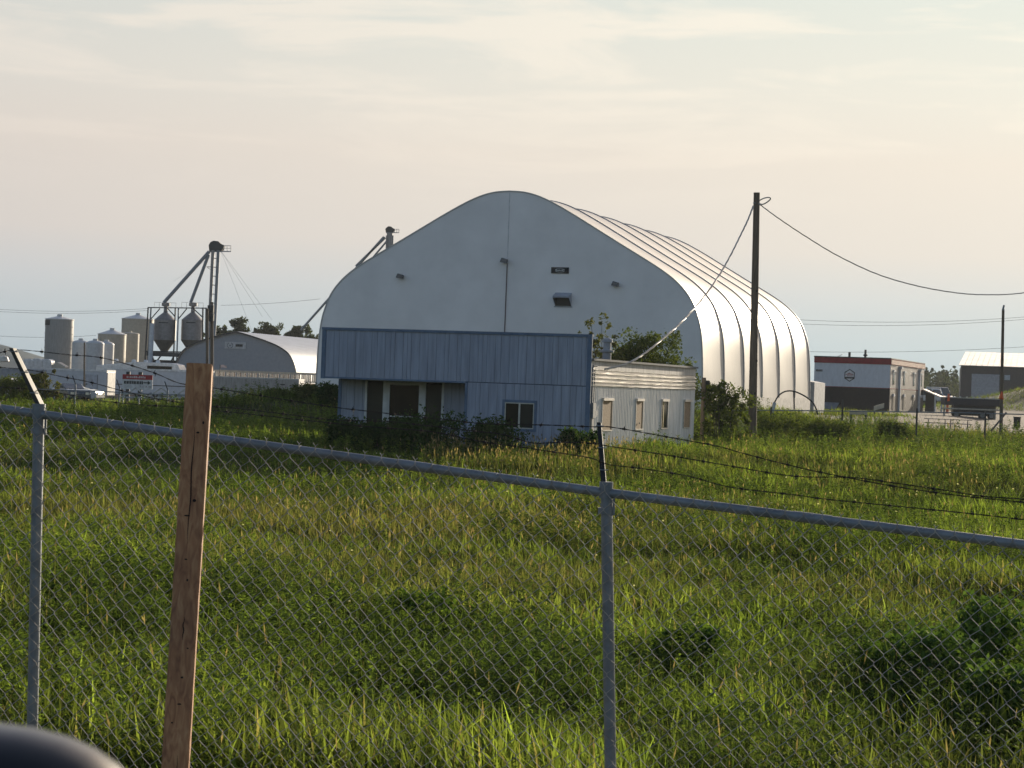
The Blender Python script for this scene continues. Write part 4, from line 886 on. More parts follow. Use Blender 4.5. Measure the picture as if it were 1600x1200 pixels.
rf.add([(XL-.4, -.35, ZE-.1), (.4, -.35, ZE-.1), (.4+dx, 24, ZP+.05), (XL-.4+dx, 24, ZP+.05), (.4+2*dx, 48, ZE), (XL-.4+2*dx, 48, ZE)], [(0, 1, 2, 3), (3, 2, 4, 5)])
rf.build('roof', mat('white_roof_sheets', (.85, .84, .82), .3, metal=.6, var=.12, scale=.8), b)
x0_, z1_ = g.onfront(1518.5, 584); x1_, z0_ = g.onfront(1561, 604.5); MB().box(x0_, x1_, -.08, -.003, z0_-3, z1_).build('garage_door', mat('garage_door', (.34, .34, .37), .5), b)
x0_, z1_ = g.onfront(1569.5, 586); x1_, z0_ = g.onfront(1578, 594); w_ = MB().box(x0_-.15, x1_+.15, -.06, -.003, z0_-.15, z1_+.15).build('window', M['dark'], b); MB().box(x0_, x1_, -.08, -.062, z0_, z1_).build('pane', mat('pale_pane', (.35, .4, .45), .2), w_)
# black flatbed
f, b = gframe(1566, 205, 'flatbed_trailer', 'long black slab-sided flatbed with orange flags at both ends', 'trailer', R(3)); g = f
XL = g.onfront(1476, 630)[0]; z1_ = g.onfront(1520, 623)[1]; z0_ = g.onfront(1520, 634)[1]
MB().box(XL, 0, 0, 2.5, z0_, z1_).build('side_panel', mat('black_side', (.012, .014, .022), .5), b, bevel=.03); MB().box(XL, 0, -.04, 2.54, z1_, z1_+.09).build('top_edge', mat('pale_edge', (.45, .43, .36), .5), b)
MB().box(XL+1, -.5, .5, 2, .35, z0_).build('chassis', M['black'], b)
lp_ = MB()
for k in range(9): x = XL+.2+k*(-XL-.4)/8; lp_.box(x-.08, x+.08, -.07, .05, z1_+.02, z1_+.2)
lp_.build('strap_hooks', mat('pale_hook', (.6, .58, .5), .5), b)
for x in (-1.0, -1.9, XL+1.2): wheel(b, x, -.02, .42)
for x in (XL+.35, -.03): q = MB().add([(x-.12, -.1, z1_-.35), (x+.14, -.1, z1_-.3), (x+.1, -.12, z1_+.4), (x-.08, -.08, z1_+.42)], [(0, 1, 2, 3)]).build('flag', mo_, b)
MB().box(XL-.4, XL+5.2, -1.4, -.3, .95, 1.08).box(XL-.2, XL-.1, -1.2, -.5, 0, .95).box(XL+4.8, XL+4.9, -1.2, -.5, 0, .95).build('loading_ramp', mat('ramp', (.4, .37, .3), .6), b)
def picnic(px, d, lab, k=1.0):
    p = PG(px, d); o = empty('picnic_table', p, R(-10), lab, 'table', 'steel picnic tables in the gravel yard')
    MB().box(-.9, .9, -.38, .38, .72, .77).build('tabletop', mat('table_top', (.13, .13, .13), .4), o)
    for s_ in (-1, 1): MB().box(-.9, .9, s_*.75-.13, s_*.75+.13, .43, .47).build('bench', mat('bench_top', (.13, .13, .13), .4), o)
    for x in (-.6, .6):
        for s_ in (-1, 1): MB().tube([(x, s_*.1, .72), (x, s_*.45, .35), (x, s_*.85, 0)], .025, 6).tube([(x, s_*.3, .42), (x, s_*.75, .43)], .02, 6).build('leg', M['dark'], o)
picnic(1465, 150, 'dark picnic table, nearest the site office steps'); picnic(1500, 146, 'dark picnic table, farther right, before the black flatbed')
def boxsign(px0, px1, yt, yb, d, lab, tilt, name='signboard'):
    p = P((px0+px1)/2, yb, d); z = G(p.x, p.y); o = empty(name, (p.x, p.y, z), R(-6), lab, 'board'); w_ = (px1-px0)/2*d/F; zt, zb = P(0, yt, d).z, P(0, yb, d).z; zt = P((px0+px1)/2, yt, d).z-z; zb = p.z-z
    mb = MB(); mb.add([(-w_, 0, zb), (w_, 0, zb+tilt), (w_, 0, zt+tilt), (-w_, 0, zt), (-w_, .5, zb), (w_, .5, zb+tilt), (w_, .5, zt+tilt), (-w_, .5, zt)], [(0, 1, 2, 3), (7, 6, 5, 4), (0, 4, 5, 1), (3, 2, 6, 7), (0, 3, 7, 4), (1, 5, 6, 2)])
    mb.build('panel', mat('pale_board', (.5, .45, .34), .6), o)
    for s_ in (-1, 1): MB().box(s_*w_*.85-.06, s_*w_*.85+.06, .1, .22, -.2, zb).build('leg', M['dark'], o)
boxsign(1328, 1355, 641.5, 648, 125, 'pale beige bench-like board on dark legs in front of the site office', 0)
boxsign(1366, 1381, 635, 642, 160, 'small tilted cream box by the corner of the site office', .25)
p = PG(1292, 165); o = empty('solar_panel', p, R(-15), 'grey tilted solar panel leaning before the charcoal wall of the site office', 'solar panel'); z1_ = P(1292, 628.5, 165).z-p.z; z0_ = P(1292, 639, 165).z-p.z
MB().add([(-.95, 0, z0_), (.72, 0, z0_), (.95, .5, z1_), (-.70, .5, z1_), (-.95, .04, z0_-.04), (.72, .04, z0_-.04), (.95, .54, z1_-.04), (-.70, .54, z1_-.04)], [(0, 1, 2, 3), (7, 6, 5, 4), (0, 4, 5, 1), (3, 2, 6, 7), (1, 5, 6, 2), (0, 3, 7, 4)]).build('panel', mat('solar_cells', (.16, .17, .18), .3), o)
for x in (-.6, .5): MB().tube([(x, .3, -.1), (x, .3, (z0_+z1_)/2)], .04, 6).build('leg', M['dark'], o)
p = PG(1411, 118); o = empty('planter_barrel', p, 0, 'dull grey tub in the grass below the corner of the site office', 'tub'); MB().lathe([(.34, -.1), (.38, .5), (.40, .5), (.40, .55), (.33, .55), (.3, .3)], n=18, cap=False).build('tub', mat('grey_tub', (.2, .21, .22), .6), o, smooth=True)
MB().lathe([(.0, .45), (.33, .48)], n=18, cap=False).build('soil', M['ground'], o)
p = PG(1590.5, 170); o = empty('barrel', p, 0, 'small black bin standing on the gravel at the right edge', 'bin'); MB().lathe([(.25, 0), (.3, .9), (.33, .92), (.33, .98), (.1, 1.02)], n=16).build('shell', M['black'], o, smooth=True)
cn = PG(1481, 240); o = empty('marker_post', cn, 0, 'orange marker beside the white trucks', 'marker'); MB().lathe([(.22, 0), (.2, .1), (.16, .12), (.12, 1.3+.6), (.02, 2.0)], n=12).build('marker', mo_, o)
# arching hose between hall and office
o0 = PG(1238, 112); o = empty('filling_hose', o0, 0, 'dark hose arching out of the weeds beside the fabric hall', 'hose')
hp_ = [P(1205, 645, 112), P(1209, 632, 112), P(1216, 619, 112), P(1226, 612, 112), P(1238, 611, 112), P(1250, 615, 112), (P(1262, 622, 112)), P(1272, 632, 112), P(1278, 648, 112)]
MB().tube([q-o0 for q in spline3(hp_, 5)], .042, 8).build('hose', M['dark'], o, smooth=True)
MB().tube([P(1206, 645, 111.9)-o0, P(1210.5, 629, 111.9)-o0], .10, 8).build('nozzle_sleeve', M['white'], o); MB().tube([P(1240.5, 612, 112)-o0, P(1241, 640, 112)-o0], .04, 6).build('prop', M['dark'], o)
# lamp on a stub pole behind the trailer
p = P(1100, 590, 84); o = empty('lamp_stub', (p.x, p.y, G(p.x, p.y)), 0, 'mossy timber stub with a black floodlight at the back corner of the office', 'lamp post'); h = p.z-o.location.z
MB().tube([(0, 0, -.1), (0, 0, h)], .09, 10).build('stub', M['pole'], o); MB().box(.08, .24, -.08, .08, h-.28, h-.12).tube([(.05, 0, h-.2), (.15, 0, h-.2)], .04, 6).build('floodlight', M['black'], o)

# ------------------------------------------------------------------ vegetation
def leafmat(name, c1, c2, c3, sc_=1.0, trans=.35, attr=None):
    m = bpy.data.materials.new(name); m.use_nodes = True; t = m.node_tree; t.nodes.clear()
    out = t.nodes.new('ShaderNodeOutputMaterial'); df = t.nodes.new('ShaderNodeBsdfDiffuse'); tl = t.nodes.new('ShaderNodeBsdfTranslucent'); gl = t.nodes.new('ShaderNodeBsdfGlossy'); gl.inputs['Roughness'].default_value = .45
    if attr: a = t.nodes.new('ShaderNodeAttribute'); a.attribute_name = attr; col = a.outputs['Color']
    else:
        g_ = t.nodes.new('ShaderNodeNewGeometry'); oi = g_.outputs['Random Per Island']; col = ramp(t, oi, [(0, c1), (.5, c2), (1, c3)])
    t.links.new(col, df.inputs[0]); tcol = mixc(t, 1.0, col, (1.25, 1.25, .55), 'MULTIPLY'); t.links.new(tcol, tl.inputs[0])
    mx = t.nodes.new('ShaderNodeMixShader'); mx.inputs[0].default_value = trans; t.links.new(df.outputs[0], mx.inputs[1]); t.links.new(tl.outputs[0], mx.inputs[2])
    mx2 = t.nodes.new('ShaderNodeMixShader'); mx2.inputs[0].default_value = .008; gl.inputs[0].default_value = (.8, .8, .7, 1); t.links.new(mx.outputs[0], mx2.inputs[1]); t.links.new(gl.outputs[0], mx2.inputs[2]); t.links.new(mx2.outputs[0], out.inputs[0])
    return m
def npmesh(name, V, T, m, parent=None, cols=None, tri=True):
    me = bpy.data.meshes.new(name); nv = len(V); nf = len(T); k = T.shape[1]
    me.vertices.add(nv); me.vertices.foreach_set('co', V.astype(np.float32).ravel())
    me.loops.add(nf*k); me.loops.foreach_set('vertex_index', T.astype(np.int32).ravel())
    me.polygons.add(nf); me.polygons.foreach_set('loop_start', np.arange(0, nf*k, k, dtype=np.int32)); me.polygons.foreach_set('loop_total', np.full(nf, k, dtype=np.int32))
    me.update(calc_edges=True)
    if cols is not None:
        at = me.color_attributes.new('Col', 'FLOAT_COLOR', 'POINT'); at.data.foreach_set('color', np.concatenate([cols, np.ones((nv, 1))], 1).astype(np.float32).ravel())
    me.materials.append(m); o = bpy.data.objects.new(name, me); sc.collection.objects.link(o)
    if parent: o.parent = parent
    return o
def leaves(centers, n, spread, size, asp=2.2, up=.3, rs=RS):
    """n leaf quads (folded diamonds) around every clump centre"""
    C = np.repeat(np.asarray(centers, float), n, 0); k = len(C)
    sp_ = np.asarray(spread, float)
    if sp_.ndim == 1 and len(sp_) == len(centers): sp_ = np.repeat(sp_, n)[:, None]
    d = rs.normal(size=(k, 3)); d /= np.linalg.norm(d, axis=1)[:, None]; r = rs.rand(k, 1)**.45
    P0 = C + d*r*sp_
    a = rs.normal(size=(k, 3)); a[:, 2] += up; a /= np.linalg.norm(a, axis=1)[:, None]
    b = np.cross(a, rs.normal(size=(k, 3))); b /= np.linalg.norm(b, axis=1)[:, None]
    s = size*rs.uniform(.6, 1.4, (k, 1)); A = a*s; B = b*s/asp
    V = np.stack([P0-A*.5, P0+B*.5, P0+A*.5, P0-B*.5], 1).reshape(-1, 3)
    i = np.arange(k)*4; T = np.stack([i, i+1, i+2, i+3], 1)
    return V, T
M['bark'] = mat('bark', (.10, .085, .065), .9, scale=6, bump=.4)
LM = {'olive': leafmat('olive_leaves', (.045, .065, .02), (.075, .10, .028), (.12, .145, .04)),
      'dark': leafmat('dark_leaves', (.022, .048, .016), (.035, .07, .02), (.06, .105, .028)),
      'weed': leafmat('weed_leaves', (.045, .085, .024), (.065, .12, .03), (.10, .165, .042)),
      'leafy': leafmat('leafy_leaves', (.05, .095, .02), (.08, .145, .028), (.12, .19, .04)),
      'yellow': leafmat('yellow_leaves', (.06, .075, .02), (.10, .11, .03), (.15, .14, .045)),
      'far': leafmat('far_leaves', (.035, .05, .025), (.05, .065, .03), (.07, .085, .04))}
def tree(name, px, d, ybase, ytop, wpx, label, cat, leaf='olive', n=60, per=45, size=.12, stems=1, trunkr=.06, sparse=1.0, low=.25, group=None, seed=1, clump=.16):
    rs = np.random.RandomState(seed); rn = random.Random(seed)
    p = P(px, ybase, d); z0 = G(p.x, p.y); zt = P(px, ytop, d).z-z0; w_ = wpx/2*d/F
    o = empty(name, (p.x, p.y, z0), 0, label, cat, group)
    tb_ = MB(); cen = []; spr = []
    tips = []
    for s in range(stems):
        ang = rn.uniform(0, 6.28); bx = math.cos(ang)*w_*.15*(stems > 1); by = math.sin(ang)*w_*.15*(stems > 1)
        tx_, ty_ = math.cos(ang)*w_*(.55 if stems > 1 else .1), math.sin(ang)*w_*(.5 if stems > 1 else .1); hz = zt*rn.uniform(.7, .95)
        pts = [Vector((bx, by, -.1)), Vector((bx*.6+tx_*.3, by*.6+ty_*.3, hz*.35)), Vector((tx_*.6, ty_*.6, hz*.7)), Vector((tx_, ty_, hz))]
        tb_.tube(spline3(pts, 3), [trunkr*(1-.085*k) for k in range(10)], 6)
        for k in range(7 if stems == 1 else 4):
            t_ = rn.uniform(low, .95); base = spline3(pts, 3)[int(t_*9)]; a2 = rn.uniform(0, 6.28); ln = w_*rn.uniform(.35, .9)*(1.15-t_*.6)
            e = base+Vector((math.cos(a2)*ln, math.sin(a2)*ln, ln*rn.uniform(.2, .8))); tb_.tube([base, base.lerp(e, .5)+Vector((0, 0, .05*ln)), e], [trunkr*.4, trunkr*.25, trunkr*.1], 5); tips += [e, base.lerp(e, .6)]
        tips.append(pts[-1])
    tb_.build('trunk', M['bark'], o)
    for i in range(n):
        t_ = rn.choice(tips); q = Vector((t_.x, t_.y, t_.z))+Vector((rn.gauss(0, w_*.16), rn.gauss(0, w_*.16), rn.gauss(0, zt*.07)))
        if i % 3 == 0:
            a2 = rn.uniform(0, 6.28); hh_ = rn.uniform(low, 1); rr_ = w_*math.sin(math.pi*min(.97, .12+hh_*.85))**.6*rn.uniform(.5, 1.0); q = Vector((math.cos(a2)*rr_, math.sin(a2)*rr_, zt*hh_*.93))
        q.z = min(max(q.z, zt*low*.5), zt*.97); m_ = max(1e-6, math.hypot(q.x, q.y)); 
        if m_ > w_*.95: q.x *= w_*.95/m_; q.y *= w_*.95/m_
        cen.append(tuple(q)); spr.append(w_*clump*rn.uniform(.6, 1.5)*sparse)
    V, T = leaves(np.array(cen), per, np.array(spr), size, rs=rs); npmesh('crown', V, T, LM[leaf], o)
    return o
tree('willow_shrub', 1128, 84.5, 700, 596, 108, 'bushy olive shrub between the back of the office and the tall pole', 'shrub', 'olive', 90, 60, .15, stems=7, trunkr=.03, low=.08, seed=3)
tree('leafy_tree', 1010, 90, 660, 521, 135, 'dense olive tree crown showing over the trailer roof', 'tree', 'olive', 170, 60, .16, stems=6, trunkr=.06, low=.3, clump=.24, seed=5)
tree('leafy_tree', 1052, 92, 660, 548, 70, 'lower green crown over the far end of the trailer roof', 'tree', 'olive', 90, 60, .15, stems=5, trunkr=.05, low=.3, clump=.28, seed=15)
tree('slender_tree', 940, 89, 660, 488, 84, 'sparse yellow-green young tree sticking up beside the office roof', 'tree', 'yellow', 80, 24, .16, stems=6, trunkr=.03, low=.35, seed=9, clump=.12)
tree('leafy_tree', 972, 90.5, 660, 533, 70, 'rounded dark bush top directly right of the roof vent', 'tree', 'olive', 90, 60, .15, stems=5, trunkr=.05, low=.3, clump=.28, seed=16)
tree('slender_tree', 905, 89, 650, 503, 40, 'thin outlying twiggy sapling left of the roof vent', 'tree', 'yellow', 14, 12, .13, stems=2, trunkr=.02, low=.6, seed=19, clump=.12)
for i, (px, d, yb, yt, wp_, lf, lab) in enumerate(((660, 65.6, 705, 657, 130, 'dark', 'broad dark weed bush in front of the office door'), (772, 65.4, 712, 662, 100, 'dark', 'dark leafy weed bush below the office window'), (540, 67.5, 700, 660, 76, 'dark', 'dark leafy bush at the left foot of the office'), (905, 66.0, 712, 676, 70, 'dark', 'low leafy weeds at the right corner of the blue wall'), (515, 100, 625, 600, 36, 'dark', 'small dark bush between the fabric hall and the blue office'), (478, 104, 640, 604, 44, 'olive', 'green weeds at the left foot of the fabric hall'), (432, 106, 640, 613, 40, 'olive', 'weeds growing before the beige container'), (595, 66.0, 705, 664, 80, 'dark', 'low dark weeds left of the office door'), (1225, 92, 690, 657, 110, 'olive', 'wide dark green weed clump just right of the tall pole'), (1300, 90, 690, 664, 90, 'olive', 'bright weed clump in front of the back fence, below the site office'), (1395, 96, 690, 664, 60, 'olive', 'small weed clump in the field, left of the braced pole'), (230, 74, 700, 676, 90, 'dark', 'isolated low dark weed clump in the shaded grass, left of the wooden post'),
    (1455, 17.2, 1100, 985, 190, 'weed', 'broad dark leafy weed clump seen through the mesh, lower right'), (1545, 18.6, 1100, 930, 170, 'weed', 'tall dark leafy weed clump at the right edge, behind the mesh'), (1560, 16.0, 1150, 1040, 160, 'weed', 'nearest dark leafy weed clump in the lower right corner'), (1370, 17.6, 1100, 1015, 130, 'leafy', 'smaller leafy weed clump, left neighbour of the broad lower right one'),
    (865, 17.0, 1120, 1050, 150, 'weed', 'dark weed clump just left of the foot of the middle steel fence post'), (1075, 19.0, 1050, 985, 100, 'leafy', 'loose leafy weed right of the middle steel fence post'), (665, 20.0, 1000, 938, 120, 'leafy', 'bright green leafy weed clump seen through the mesh, left of the middle steel post'))):
    tree('weed_bush', px, d, yb, yt, wp_, lab, 'bush', lf, 95, 45, .07 if d < 30 else .12 if d < 80 else .13, stems=6, trunkr=.012, low=.03, seed=40+i, clump=.3)
tree('hedge_bush', 22, 120, 640, 592, 100, 'green bush at the left edge behind the first fence post', 'bush', 'olive', 120, 50, .16, stems=7, trunkr=.03, low=.05, seed=60)
tree('hedge_bush', 72, 118, 640, 578, 55, 'taller yellowish bush tip just right of the slanted barb arm', 'bush', 'yellow', 60, 50, .16, stems=5, trunkr=.03, low=.1, seed=61)
for i, (px, yt, wp_, lab) in enumerate(((312, 515, 34, 'dark tree between the hopper bins and the elevator tower'), (338, 505, 30, 'tree right behind the elevator tower legs'), (368, 494, 48, 'tall round tree behind the peak of the arched shed'), (400, 506, 30, 'lower tree right of the tall round one'), (424, 500, 44, 'wispy tree behind the middle of the silver roof'), (452, 512, 40, 'low tree behind the right part of the silver roof'), (482, 510, 44, 'low tree just left of the fabric hall'))):
    tree('distant_tree', px, 340, 590, yt, wp_, lab, 'tree', 'far', 110, 60, .55, stems=3, trunkr=.15, low=.25, seed=70+i, clump=.26)
# far wood on the right, hills
rs = np.random.RandomState(5); V_, T_ = [], []; off = 0
for i in range(130):
    px = 1415 + rs.rand()*230; d = 560+rs.rand()*120; h = rs.uniform(6.5, 11.5)*(1.12 if px < 1500 else .9); p = P(px, 600, d); z0 = G(p.x, p.y)
    k = 9; hh_ = np.linspace(.08, 1, k); con = rs.rand() < .6
    rad = (1-hh_)*h*.22+.35 if con else np.sin(np.pi*np.clip(hh_*.85+.12, 0, 1))*h*.25
    cen = np.stack([np.full(k, p.x), np.full(k, p.y), z0+hh_*h], 1); v, t_ = leaves(cen, 26, rad, .8, 1.6, rs=rs)
    V_.append(v); T_.append(t_+off); off += len(v)
tag(npmesh('far_wood', np.concatenate(V_), np.concatenate(T_), LM['far']), kind='stuff')
hm = mat('hill_green', (.10, .13, .13), 1, scale=.01)
hl = MB(); n = 40
for i in range(n+1):
    a = -.62+.42*i/n; r_ = 1500; x, y = r_*math.sin(a), r_*math.cos(a); hh_ = 20*math.exp(-((a+.27)/.035)**2)*1.0+6+2*math.sin(i*.9); hl.v += [(x, y, -4), (x*1.02, y*1.02, hh_-4), (x*1.15, y*1.15, -4)]
hl.f = [(i*3, (i+1)*3, (i+1)*3+1, i*3+1) for i in range(n)]+[(i*3+1, (i+1)*3+1, (i+1)*3+2, i*3+2) for i in range(n)]
tag(hl.build('hills', hm, smooth=True), kind='structure')

# ------------------------------------------------------------------ grass
def outside(X, Y):
    ok = np.ones(len(X), bool)
    def rect(ox, oy, x0, x1, y0, y1, yaw=YAW):
        dx, dy = X-ox, Y-oy; lx = dx*math.cos(yaw)-dy*math.sin(yaw); ly = dx*math.sin(yaw)+dy*math.cos(yaw); return (lx > x0) & (lx < x1) & (ly > y0) & (ly < y1)
    pb = P(922, 620, 68); ok &= ~rect(pb.x, pb.y, -9.9, -.02, RD, 15) & ~rect(pb.x, pb.y, -5.0, -.02, -.03, 15)
    ps_ = P(1097, 620, 108); ok &= ~rect(ps_.x, ps_.y, -22.6, -.05, -.1, 30.5)
    gl_ = np.array([gv_l(y) for y in Y]); edge = 2.5*(vnoise(X, Y, 4, 8)-.5)
    ok &= ~((Y > 118+edge*2) & (Y < 262) & (X > gl_+edge+2) & (X < .36*Y+10-np.maximum(0, Y-222)*1.1))
    ok &= ~((Y > 178+edge) & (Y < 330) & (X < -.085*Y-3+edge))
    return ok
def field(y0, y1, dens, rs, clumpy=.5):
    out = []
    A = .28*(y1*y1-y0*y0)+7*(y1-y0); n = int(A*dens*1.0)
    Y = np.sqrt(y0*y0+rs.rand(n)*(y1*y1-y0*y0)); X = (rs.rand(n)*2-1)*(.28*Y+3.5)
    k = outside(X, Y); return X[k], Y[k]
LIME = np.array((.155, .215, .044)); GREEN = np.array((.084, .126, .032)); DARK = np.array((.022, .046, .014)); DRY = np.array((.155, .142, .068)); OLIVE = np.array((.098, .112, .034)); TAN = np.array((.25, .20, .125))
def zone(X, Y):
    px = X/Y*F+800
    dry = 1.0*np.exp(-((Y-36)/13)**2)*(1-sst(2, 10, X)) + .55*np.exp(-((Y-62)/8)**2)*sst(-4, 2, X) + .5*sst(70, 100, Y)*sst(12, 20, X)
    dry = np.clip(dry*.75 + .9*(vnoise(X, Y, 3.5, 21)-.5) + .5*(vnoise(X, Y, 1.0, 22)-.5), 0, 1)
    lush = np.clip(sst(.4, .75, vnoise(X, Y, 2.2, 31)) + .6*sst(60, 74, Y)*sst(2, 6, X)*(1-sst(82, 96, Y)), 0, 1)
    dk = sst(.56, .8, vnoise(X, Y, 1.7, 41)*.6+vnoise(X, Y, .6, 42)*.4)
    pat = 1.15*np.exp(-((px-1480)/170)**2 - ((Y-16.8)/2.6)**2) + .85*np.exp(-((px-860)/110)**2-((Y-16.2)/1.1)**2) + .5*np.exp(-((px-1090)/45)**2-((Y-18.6)/1.3)**2) + .7*np.exp(-((px-1250)/330)**2-((Y-34)/3.5)**2)  # dark weed patches; last term puts a shadowed band into the grass colour
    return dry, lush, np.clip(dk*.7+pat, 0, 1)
def blades(X, Y, h, w_, rs, col, nseg=3, bend=.5):
    n = len(X); Z = gz(X, Y)-.03; th = rs.rand(n)*2*np.pi; wd = np.stack([np.cos(th), np.sin(th), np.zeros(n)], 1)
    la = th+np.pi/2+rs.normal(0, .5, n); ld = np.stack([np.cos(la), np.sin(la), np.zeros(n)], 1); ld[:, 0] -= .25
    B = np.stack([X, Y, Z], 1); bd_ = (np.abs(rs.normal(0, bend, n))+.06)*h
    Vs, Cs = [], []
    for s in range(nseg+1):
        t_ = s/nseg; c_ = B + ld*(bd_*t_**1.8)[:, None] + np.array((0, 0, 1.))*(h*(t_ - .28*(bd_/h)*t_**2.2))[:, None]
        ww = w_*(1-.9*t_**1.6)*(.75+.5*min(1, t_*3))*.5
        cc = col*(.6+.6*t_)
        if s < nseg: Vs += [c_-wd*ww[:, None], c_+wd*ww[:, None]]; Cs += [cc, cc]
        else: Vs.append(c_); Cs.append(cc)
    k = len(Vs); V = np.stack(Vs, 1).reshape(-1, 3); C = np.stack(Cs, 1).reshape(-1, 3); i = (np.arange(n)*k)[:, None]; T = []
    for s in range(nseg-1): T += [i+np.array([2*s, 2*s+1, 2*s+3]), i+np.array([2*s, 2*s+3, 2*s+2])]
    s = nseg-1; T.append(i+np.array([2*s, 2*s+1, 2*s+2]))
    return V, np.concatenate(T, 0), C
GV, GT, GC = [], [], []; goff = 0
def addg(r):
    global goff
    V, T, C = r; GV.append(V); GT.append(T+goff); GC.append(C); goff += len(V)
rs = np.random.RandomState(77)
def colour(X, Y, rs):
    dry, lush, dk = zone(X, Y); n = len(X); c = np.tile(GREEN, (n, 1)); u = rs.rand(n, 1)
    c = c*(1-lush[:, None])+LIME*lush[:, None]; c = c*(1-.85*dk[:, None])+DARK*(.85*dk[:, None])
    m_ = np.clip(dry[:, None]*1.1-.1+.35*(u-.5), 0, 1)*(1-.7*dk[:, None]); c = c*(1-m_)+(OLIVE*.55+DRY*.45)*m_
    st_ = rs.rand(n) < .035+.07*dry; c[st_] = DRY*1.15
    return c*np.exp(rs.normal(0, 1, (n, 1))*np.where(Y > 30, .30, .36)[:, None]), dry, lush, dk
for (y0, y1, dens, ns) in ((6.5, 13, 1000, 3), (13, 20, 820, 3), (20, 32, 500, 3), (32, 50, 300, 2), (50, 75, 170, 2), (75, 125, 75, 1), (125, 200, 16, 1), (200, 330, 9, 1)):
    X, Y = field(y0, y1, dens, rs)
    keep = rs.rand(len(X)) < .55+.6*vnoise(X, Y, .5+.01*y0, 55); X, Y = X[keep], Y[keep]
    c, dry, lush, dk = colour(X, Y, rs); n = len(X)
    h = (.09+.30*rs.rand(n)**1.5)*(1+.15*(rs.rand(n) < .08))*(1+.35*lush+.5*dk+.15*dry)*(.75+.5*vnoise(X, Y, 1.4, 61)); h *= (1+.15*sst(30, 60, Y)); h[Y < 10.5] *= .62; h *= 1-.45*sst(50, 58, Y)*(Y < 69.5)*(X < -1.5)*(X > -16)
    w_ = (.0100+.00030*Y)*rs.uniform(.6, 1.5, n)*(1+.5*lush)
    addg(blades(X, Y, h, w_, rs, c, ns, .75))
# seed stalks
for (y0, y1, dens) in ((9, 20, 14), (20, 50, 12), (50, 75, 12), (75, 125, 4)):
    X, Y = field(y0, y1, dens, rs); dry, lush, dk = zone(X, Y); pbx = (Y > 56)*(Y < 67)*(X > -2.5)*(X < 4)
    keep = rs.rand(len(X)) < np.clip(.04+.35*dry+1.0*pbx, 0, 1); X, Y = X[keep], Y[keep]; n = len(X)
    h = rs.uniform(.4, .72, n)+.15*((Y > 56)*(Y < 67)); wd = .004+.00022*Y; c = np.tile(OLIVE*.8+TAN*.2, (n, 1))*rs.uniform(.7, 1.2, (n, 1))
    st = rs.get_state(); addg(blades(X, Y, h, wd*np.ones(n), rs, c, 2, .12))
    # head at top: short fat leaf
    rs.set_state(st); V, T, C = blades(X, Y, h, wd*np.ones(n), rs, c, 2, .12); tip = V.reshape(n, 5, 3)[:, 4]
    L = rs.uniform(.05, .09, n)[:, None]*(1+.006*Y[:, None]); wv = (.0035+.00025*Y)[:, None]; cc = np.tile(TAN, (n, 1))*rs.uniform(.55, 1.1, (n, 1))
    a = rs.rand(n)*np.pi; dx_ = np.stack([np.cos(a), np.sin(a), np.zeros(n)], 1); dn = np.array((0, 0, 1.))+rs.normal(0, .2, (n, 3))
    Vh = np.stack([tip-dn*L*.9, tip-dn*L*.4+dx_*wv, tip+dn*L*.3, tip-dn*L*.4-dx_*wv], 1).reshape(-1, 3); i = (np.arange(n)*4)[:, None]
    addg((Vh, np.concatenate([i+np.array([0, 1, 2]), i+np.array([0, 2, 3])], 0), np.repeat(cc, 4, 0)))
gm = leafmat('grass_blades', None, None, None, trans=.5, attr='Col')
tag(npmesh('grass', np.concatenate(GV), np.concatenate(GT), gm, cols=np.concatenate(GC)), kind='stuff')
print('grass verts', goff)
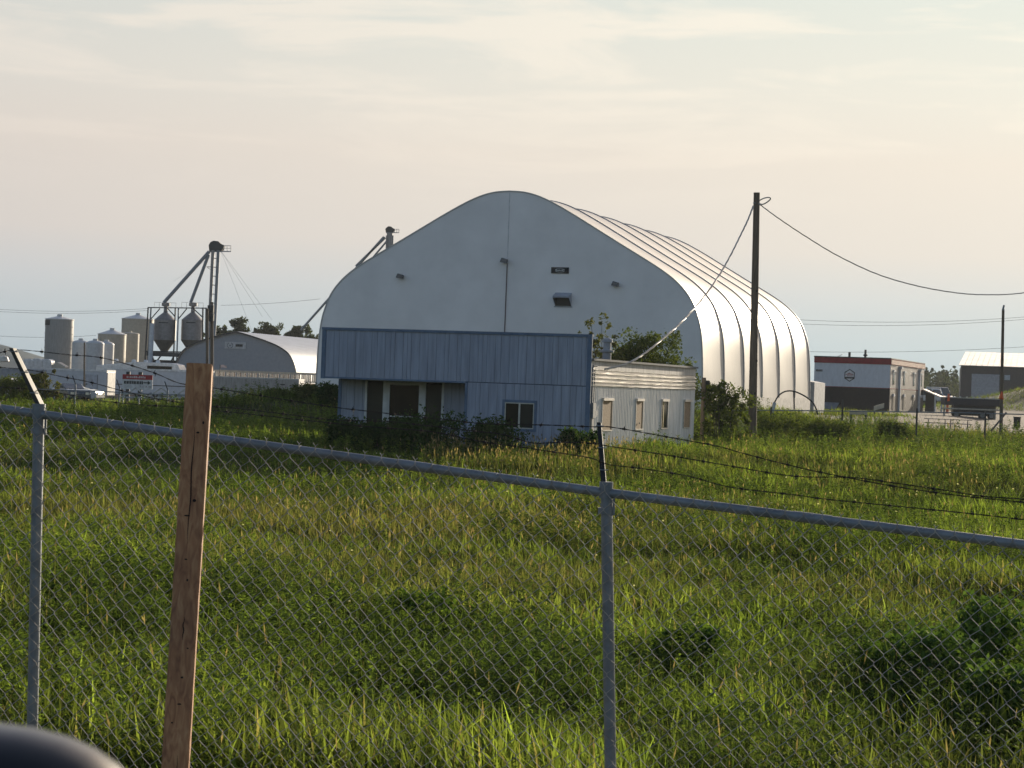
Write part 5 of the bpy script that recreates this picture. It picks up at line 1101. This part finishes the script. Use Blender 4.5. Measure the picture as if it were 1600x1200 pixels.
# leafy broad weeds among the grass (one ground cover object)
WV, WT, WC = [], [], []; woff = 0
def weeds(n, y0, y1, rs, hmul=1.0, sel=None):
    global woff
    A = []; X, Y = field(y0, y1, n, rs); dry, lush, dk = zone(X, Y); p_ = (.10+.9*sst(.5, .72, vnoise(X, Y, 2.6, 91))+.9*dk)*(1-.7*dry) + .75*np.exp(-((X/Y*F+800-660)/75)**2-((Y-20)/1.3)**2) + .5*np.exp(-((X/Y*F+800-1500)/170)**2-((Y-22)/1.6)**2)
    k = rs.rand(len(X)) < p_; X, Y, dk, lush = X[k], Y[k], dk[k], lush[k]; Z = gz(X, Y); m_ = len(X)
    H_ = rs.uniform(.22, .5, m_)*hmul*(1+.75*dk); nl = 32
    Xr, Yr, Zr_, Hr = [np.repeat(q_, nl) for q_ in (X, Y, Z, H_)]; lev = rs.rand(m_*nl)**.7; ang = rs.rand(m_*nl)*2*np.pi
    ll = (.055+.0011*Yr)*rs.uniform(.7, 1.5, m_*nl)*(1.25-.6*lev); rise = .1+.7*lev
    D_ = np.stack([np.cos(ang), np.sin(ang), rise], 1); D_ /= np.linalg.norm(D_, axis=1)[:, None]; S_ = np.stack([-np.sin(ang), np.cos(ang), rs.normal(0, .25, m_*nl)], 1)
    wob = rs.normal(0, .02, (m_*nl, 2)); B_ = np.stack([Xr+wob[:, 0], Yr+wob[:, 1], Zr_+Hr*lev], 1); W_ = (ll*.17)[:, None]; L2 = ll[:, None]
    V = np.stack([B_, B_+D_*L2*.45+S_*W_, B_+D_*L2*.45-S_*W_, B_+D_*L2*1.0-np.array((0, 0, .22))*L2], 1).reshape(-1, 3); i = (np.arange(m_*nl)*4)[:, None]
    T = np.concatenate([i+np.array([0, 1, 2]), i+np.array([1, 3, 2])], 0)
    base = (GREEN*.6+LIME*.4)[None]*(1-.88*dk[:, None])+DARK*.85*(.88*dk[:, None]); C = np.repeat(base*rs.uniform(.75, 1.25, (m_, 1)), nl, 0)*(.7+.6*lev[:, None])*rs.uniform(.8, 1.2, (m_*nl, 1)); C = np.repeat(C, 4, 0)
    WV.append(V); WT.append(T+woff); WC.append(C); woff += len(V)
rs = np.random.RandomState(123)
weeds(60, 10.5, 20, rs); weeds(20, 20, 40, rs, 1.1); weeds(8, 40, 70, rs, 1.2); weeds(4.5, 70, 115, rs, 1.5)
X, Y = field(12, 60, .5, rs); n = len(X); Z = gz(X, Y)+rs.uniform(.2, .42, n); r_ = (.006+.0005*Y)[:, None]; c_ = np.stack([X, Y, Z], 1); a = rs.rand(n)*3.1; dx_ = np.stack([np.cos(a), np.sin(a), np.zeros(n)], 1); up_ = np.array((0, .3, .8))
V = np.stack([c_-dx_*r_, c_-up_*r_*.5, c_+dx_*r_, c_+up_*r_], 1).reshape(-1, 3); i = (np.arange(n)*4)[:, None]; WV.append(V); WT.append(np.concatenate([i+np.array([0, 1, 2]), i+np.array([0, 2, 3])], 0)+woff); WC.append(np.tile(np.array((.42, .42, .33)), (len(V), 1))); woff += len(V)
tag(npmesh('leafy_weeds', np.concatenate(WV), np.concatenate(WT), gm, cols=np.concatenate(WC)), kind='stuff')
print('weed verts', woff)

# ------------------------------------------------------------------ evening haze
HZ = MB().box(-420, 420, -40, 1400, -8, 34); hz = HZ.build('haze', None)
hmt = bpy.data.materials.new('haze_air'); hmt.use_nodes = True; t = hmt.node_tree; t.nodes.clear()
vo = t.nodes.new('ShaderNodeVolumePrincipled'); vo.inputs['Density'].default_value = 0.00011; vo.inputs['Color'].default_value = (.86, .93, 1.0, 1); vo.inputs['Anisotropy'].default_value = .2
ou = t.nodes.new('ShaderNodeOutputMaterial'); t.links.new(vo.outputs[0], ou.inputs['Volume']); hz.data.materials.append(hmt); tag(hz, kind='stuff')
